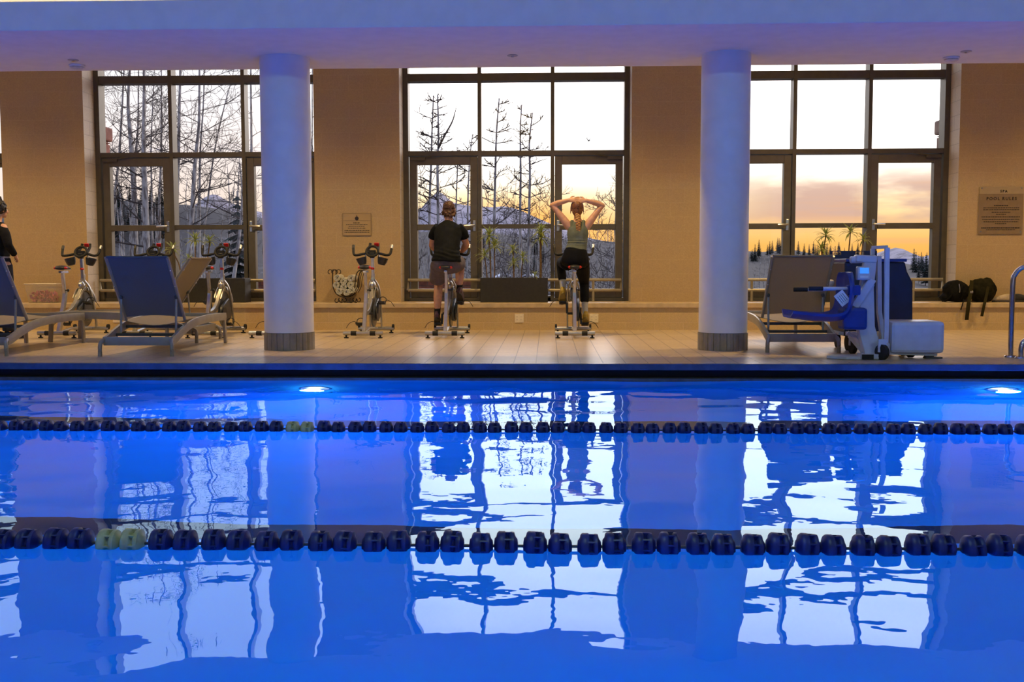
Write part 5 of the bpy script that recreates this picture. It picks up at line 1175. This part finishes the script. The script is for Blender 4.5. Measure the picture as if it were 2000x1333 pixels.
def barkmat(name, pale, dark):
    m = bpy.data.materials.new(name); m.use_nodes = True; t = N(m.node_tree); b = m.node_tree.nodes['Principled BSDF']
    tcn = t.n('ShaderNodeTexCoord'); mp = t.n('ShaderNodeMapping'); mp.inputs['Scale'].default_value = (6, 6, 1.6); t.link(tcn.outputs['Object'], mp.inputs[0])
    nn = t.n('ShaderNodeTexNoise'); nn.inputs['Scale'].default_value = 1.6; nn.inputs['Detail'].default_value = 6; t.link(mp.outputs[0], nn.inputs['Vector'])
    t.link(t.mix(t.maprange(nn.outputs[0], .42, .62), pale, dark), b.inputs['Base Color']); b.inputs['Roughness'].default_value = .9; return m
m_bark = barkmat('aspen_bark', (.56, .51, .45), (.22, .18, .15)); m_twig = mat('twig_brown', (.085, .062, .05), .9, var=.3, scale=3)
def tree_parts(seed, H, r0, trunk=None, nb=24, b0=.25, blen=.22, sub=4, twig=2, up=.7, sag=.0, mr=(.009, .0065, .0065), tp=.88):
    r = random.Random(seed); T = M(); B = M()
    if trunk is None:
        lx, ly = r.uniform(-.03, .03) * H, r.uniform(-.02, .02) * H
        trunk = [(lx * t_ * t_ + r.uniform(-.012, .012) * H * (0 < i < 7), ly * t_ + r.uniform(-.01, .01) * H * (0 < i < 7), H * t_) for i, t_ in enumerate(np.linspace(0, 1, 8))]
    P = [Vector(p) for p in cr(trunk, 4)]; n = len(P); R_ = [r0 * (1 - tp * (i / (n - 1)) ** 1.1) for i in range(n)]
    P2 = [P[0] - Vector((0, 0, .8))] + P; T.tube(P2, [r0 * 1.25] + R_, 9, (0, 1, 0))
    def br(p, d, L, r_, lev):
        seg = 5 if lev == 0 else 3; pts = [p]; q_ = p.copy(); d = d.copy()
        for i in range(seg):
            d = (d + Vector((r.uniform(-.25, .25), r.uniform(-.25, .25), r.uniform(-.12, .26) * up - sag))).normalized(); q_ = q_ + d * (L / seg); pts.append(q_.copy())
        B.tube(pts, [max(mr[lev], r_ * (1 - .8 * i / seg)) for i in range(seg + 1)], 5 if lev == 0 else 3, (0, 1, .01), cap=False)
        if lev < 2:
            for k in range(sub if lev == 0 else twig):
                i = r.randint(1, seg); dd = (pts[i] - pts[i - 1]).normalized(); ax = Vector((r.uniform(-1, 1), r.uniform(-1, 1), r.uniform(-.6, 1))).normalized()
                br(pts[i], (dd * .7 + ax * .75).normalized(), L * r.uniform(.35, .6), r_ * .5, lev + 1)
    for k in range(nb):
        f_ = b0 + (1 - b0) * (k + r.random()) / nb; i = min(int(f_ * (n - 1)), n - 2); a = r.uniform(0, 2 * PI)
        br(P[i], Vector((math.cos(a), math.sin(a), r.uniform(.1, .8) * up)).normalized(), H * blen * (1.08 - .75 * f_) * r.uniform(.6, 1.2), max(.008, R_[i] * .32), 0)
    return T, B
def tree(label, px, Yt, ptop, r0, seed, pts=None, grp=None, **kw):
    """Bare aspen whose trunk passes the listed pixel points (px, py), standing at depth Yt."""
    if pts is None: pts = [(px, 560), (px, 400), (px, ptop)]
    w0 = [PY(a, b, Yt) for a, b in pts]; zb = hgt(w0[0].x, Yt); t = thing('bare_tree', label, 'tree', (w0[0].x, Yt, zb), 0, grp)
    r = random.Random(seed); loc = [(0, 0, 0)] + [(p.x - w0[0].x, r.uniform(-.1, .1), p.z - zb) for p in w0 if p.z - zb > .4]
    T, B = tree_parts(seed, loc[-1][2], r0, loc, **kw); T.build('trunk', m_bark, t); B.build('branches', m_twig, t, smooth=False); return t
GT = 'bare aspens close outside the windows'
big = dict(nb=20, b0=.34, blen=.24, sub=5, twig=2)
tree('leaning slim aspen nearest the stone pillar in the left window', 225, 44, -60, .085, 1, [(218, 560), (222, 400), (232, 300), (241, 180), (246, 40), (249, -60)], GT, **big)
tree('dark trunked aspen with a burl and forked top in the left window', 260, 42, -80, .15, 2, [(262, 560), (261, 400), (259, 300), (255, 250), (249, 190), (258, 60), (262, -60)], GT, **big)
tree('thickest straight aspen trunk in the left window', 282, 40, -90, .17, 3, [(288, 560), (284, 400), (281, 300), (281, 160), (280, -80)], GT, **big)
tree('wavy slim aspen just left of the thickest trunk', 270, 45, -60, .09, 4, [(255, 560), (262, 400), (266, 300), (271, 240), (272, 150), (274, -40)], GT, **big)
tree('thin crooked aspen right of the thickest trunk', 294, 47, 120, .06, 5, [(297, 560), (296, 400), (294, 300), (296, 220), (300, 150), (303, 60)], GT, **big)
tree('straight aspen beside the first mullion of the left window', 315, 43, -60, .085, 6, [(312, 560), (310, 400), (315, 300), (316, 150), (317, -60)], GT, **big)
tree('thick aspen just right of the first mullion in the left window', 348, 41, -70, .12, 7, [(348, 560), (346, 400), (348, 300), (352, 200), (354, 60), (356, -50)], GT, **big)
tree('curving pale aspen leaning right in the left window', 384, 39, -70, .12, 8, [(364, 560), (372, 440), (382, 320), (388, 240), (391, 130), (394, -50)], GT, **big)
tree('slender aspen beside the curving pale one', 394, 44, -50, .085, 9, [(388, 560), (390, 400), (392, 300), (397, 180), (399, 40)], GT, **big)
tree('thin trunk leaning far right across the left window', 430, 48, 150, .06, 10, [(392, 520), (405, 400), (418, 300), (436, 220), (449, 165), (460, 120)], GT, nb=16, b0=.3, blen=.16)
tree('aspen in the narrow pane beside the left column', 490, 42, -60, .10, 11, [(488, 560), (489, 400), (490, 300), (490, 150), (491, -50)], GT, **big)
tree('pale forked trunks low at the right of the left window', 468, 36, 300, .09, 12, [(452, 580), (462, 500), (470, 430), (474, 370), (470, 320)], GT, nb=14, b0=.35, blen=.2)
tree('aspen at the far left pane edge of the left window', 200, 43, -40, .10, 13, [(199, 560), (200, 400), (201, 300), (202, 100)], GT, **big)
tree('aspen seen in the sliver right of the left column', 609, 43, -40, .07, 14, [(609, 560), (609, 300), (610, 40)], GT, nb=20, b0=.25, blen=.22)
mid = dict(nb=26, b0=.38, blen=.15, sub=4, twig=2, up=.45, mr=(.020, .014, .010), tp=.66)
tree("left of the pair of tall aspens above the man's head", 843, 46, 187, .075, 21, [(838, 560), (839, 400), (842, 320), (844, 250), (847, 187)], GT, **mid)
t_ = tree("right of the pair of tall aspens above the man, with a long forked limb", 855, 45, 185, .085, 22, [(856, 560), (856, 420), (855, 320), (856, 270), (855, 185)], GT, **mid)
pA = [PY(856, 290, 45), PY(870, 262, 45), PY(884, 236, 45), PY(892, 206, 45)]; M().tube([tuple(p - t_.location) for p in pA], [.05, .04, .03, .008], 6, (0, 1, 0), k=4).build('forked_limb', m_twig, t_)
tree('tall crooked aspen near the left mullion of the middle pane', 966, 45, 192, .08, 23, [(962, 560), (965, 440), (967, 350), (970, 260), (975, 192)], GT, **mid)
tree('straight bare aspen at the centre of the middle pane', 1017, 46, 205, .075, 24, [(1017, 560), (1016, 440), (1017, 330), (1016, 260), (1019, 205)], GT, nb=10, b0=.45, blen=.09, up=.4, mr=(.024, .017, .012), tp=.66)
tree('aspen with a broken side limb near the right mullion of the middle pane', 1036, 45, 220, .08, 25, [(1032, 560), (1033, 440), (1035, 340), (1034, 280), (1040, 220)], GT, **mid)
tree('shorter aspen behind the middle window door closer', 920, 52, 262, .06, 26, [(912, 560), (914, 400), (917, 320), (923, 262)], GT, nb=16, b0=.4, blen=.14, mr=(.022, .016, .012), tp=.66)
tree('thin aspen right of the man beside the door frame', 894, 54, 285, .055, 27, [(890, 560), (891, 400), (893, 330), (893, 287)], GT, nb=12, b0=.4, blen=.16, mr=(.022, .016, .012), tp=.66)
bush = dict(nb=22, b0=.15, blen=.34, sub=5, twig=2, up=.9, mr=(.013, .009, .007))
for i, (px, top, lab) in enumerate(((818, 315, 'bushy sapling at the left edge of the middle window'), (952, 330, 'spreading sapling low in the middle pane, left side'), (988, 340, 'spreading sapling low at the centre of the middle pane'), (1002, 312, 'leaning sapling behind the centre aspens'), (1052, 350, 'spreading sapling low in the middle pane, right side'),
                                    (1072, 372, "sapling beside the woman's raised left elbow"), (1168, 385, "sapling right of the woman's head"), (1200, 390, 'thin sapling low in the right door of the middle window'), (1211, 350, 'tall thin sapling at the right door frame of the middle window'))):
    tree(lab, px, 50 + i % 3 * 3, top, .035, 40 + i, [(px - 3, 560), (px, 450), (px + (5 if i != 3 else 9), top)], GT, **bush)
# the grove down the slope: slim pale trunks
T, B = tree_parts(90, 9.0, .075, nb=13, b0=.45, blen=.14, sub=3, twig=1); pro = []
for sd_ in (90, 91, 92, 93):
    T, B = tree_parts(sd_, 9.0, .10, nb=9, b0=.5, blen=.13, sub=3, twig=1); a_, b_ = T.mesh('trunk'), B.mesh('branches'); finish(a_, m_bark); finish(b_, m_twig, False); pro.append((a_, b_))
r = random.Random(12)
for i in range(230):
    u = r.choice([(190, 500), (190, 500), (800, 1240), (800, 1240), (940, 1080), (1465, 1700)]); px = r.uniform(*u); Yt = r.uniform(60, 150); x = (px - 1070) / 2050 * Yt; zb = hgt(x, Yt)
    ht = CAMZ + (518 - (r.uniform(425, 480) if px < 1400 else r.uniform(484, 512))) / 2050 * Yt - zb if px > 700 else r.uniform(7, 11)
    a_, b_ = pro[i % 4]; t = thing('grove_tree', 'slim pale leafless tree in the grove down the slope', 'tree', (x, Yt, zb), r.uniform(0, 6), 'slim trees of the grove down the slope'); s_ = max(.35, min(1.3, ht / 9)); t.scale = (max(s_, .7), max(s_, .7), s_)
    for me, nm in ((a_, 'trunk'), (b_, 'branches')): o = bpy.data.objects.new(nm, me); COL.objects.link(o); o.parent = t
# conifers
m_con = mat('spruce_green', (.018, .028, .020), .9, var=.4, scale=4)
def conifer(seed, H):
    r = random.Random(seed); m = M(); nL = 15
    for k in range(nL):
        f_ = k / nL; z = H * (.10 + .9 * f_); rr = H * .20 * (1 - f_) ** .85 + .03 * H
        for j in range(11):
            a = 2 * PI * j / 11 + k; l_ = rr * r.uniform(.65, 1.15); d = Vector((math.cos(a), math.sin(a), 0)); s_ = Vector((-math.sin(a), math.cos(a), 0)); p = Vector((0, 0, z)); w_ = l_ * .30; e = p + d * l_ - Vector((0, 0, l_ * .35)); mdl = p + d * l_ * .55 - Vector((0, 0, l_ * .12))
            m.add([p + Vector((0, 0, .02 * H)), mdl + s_ * w_, e, mdl - s_ * w_, mdl - Vector((0, 0, .06 * l_))], [(0, 1, 4), (1, 2, 4), (2, 3, 4), (3, 0, 4)])
    t = M().tube([(0, 0, -.1 * H), (0, 0, H)], [.02 * H, .004 * H], 6, (0, 1, 0)); return m, t
cpro = []
for s_ in (1, 2, 3):
    a, b = conifer(s_, 1.0); x, y = a.mesh('foliage'), b.mesh('trunk'); finish(x, m_con, False); finish(y, m_bark); cpro.append((x, y))
def put_conifer(px, Yt, h, i, label, grp=None, zb=None):
    x = (px - 1070) / 2050 * Yt; t = thing('conifer', label, 'tree', (x, Yt, hgt(x, Yt) if zb is None else zb), i * 1.7, grp); t.scale = (h, h, h)
    for me in cpro[i % 3]: o = bpy.data.objects.new(me.name.split('.')[0], me); COL.objects.link(o); o.parent = t
put_conifer(462, 60, 7.2, 0, 'dark ragged spruce standing low at the right of the left window')
r = random.Random(21)
for i in range(46): put_conifer(r.uniform(195, 335), r.uniform(300, 385), r.uniform(5, 10), i, 'dark distant conifer on the ridge behind the left window aspens', 'conifers on the left ridge')
for i in range(22): put_conifer(r.uniform(935, 1090), r.uniform(200, 330), r.uniform(4, 7), i, 'dark distant conifer on the slope below the mountain in the middle window', 'conifers on the middle slope')
for i in range(42): px = r.choice([r.uniform(1462, 1545), r.uniform(1550, 1700)]); put_conifer(px, r.uniform(340, 385), r.uniform(3.0, 6.5), i, 'tiny conifer on the sunset hill crest in the right window', 'conifers on the right hill crest')
for i in range(16): put_conifer(r.uniform(1772, 1826), r.uniform(250, 360), r.uniform(4, 8), i, 'tiny conifer on the slope beyond the far right door', 'conifers beyond the far right door')
# two snow roofed cabins down the slope
for i, (px, lab) in enumerate(((985, 'snow roofed cabin down the slope behind the middle planter, left one'), (1035, 'snow roofed cabin down the slope behind the middle planter, right one'))):
    Yt = 112 + 8 * i; x = (px - 1070) / 2050 * Yt; zb = CAMZ + (518 - 556) / 2050 * Yt; c = thing('cabin', lab, 'house', (x, Yt, zb), .2 - .5 * i)
    M().b2((-1.3, -1.1, -2.5), (1.3, 1.1, .55)).build('walls', mat('cabin_wood', (.13, .10, .085), .8, var=.3), c, smooth=False)
    M().prism([(-1.6, .45), (0, 1.05), (1.6, .45), (1.6, .60), (0, 1.22), (-1.6, .60)], -1.4, 1.4, 'xz').build('roof', mat('roof_snow', (.75, .75, .8), .9), c, smooth=False)
    for sx in (-.6, .6): M().box((sx, -1.105, .1), (.5, .02, .45)).build('window', mat('cabin_pane', (.05, .06, .09), .15), c, smooth=False)
# a bird high in the right pane of the middle window
p = PY(1150, 275, 60); bd = thing('bird', 'small dark bird flying in the white sky right of the mullion', 'bird', tuple(p), .5)
M().limb([(0, -.12, 0), (0, -.04, .0), (0, .06, .01), (0, .13, .02)], [.012, .035, .035, .012]).build('body', m_black, bd)
for sx in (-1, 1): M().limb([(sx * .02, .02, .02), (sx * .09, .03, .10), (sx * .13, -.02, .19)], [(.05, .008), (.04, .006), (.012, .004)], ref=(0, 1, 0)).build('wing', m_black, bd)
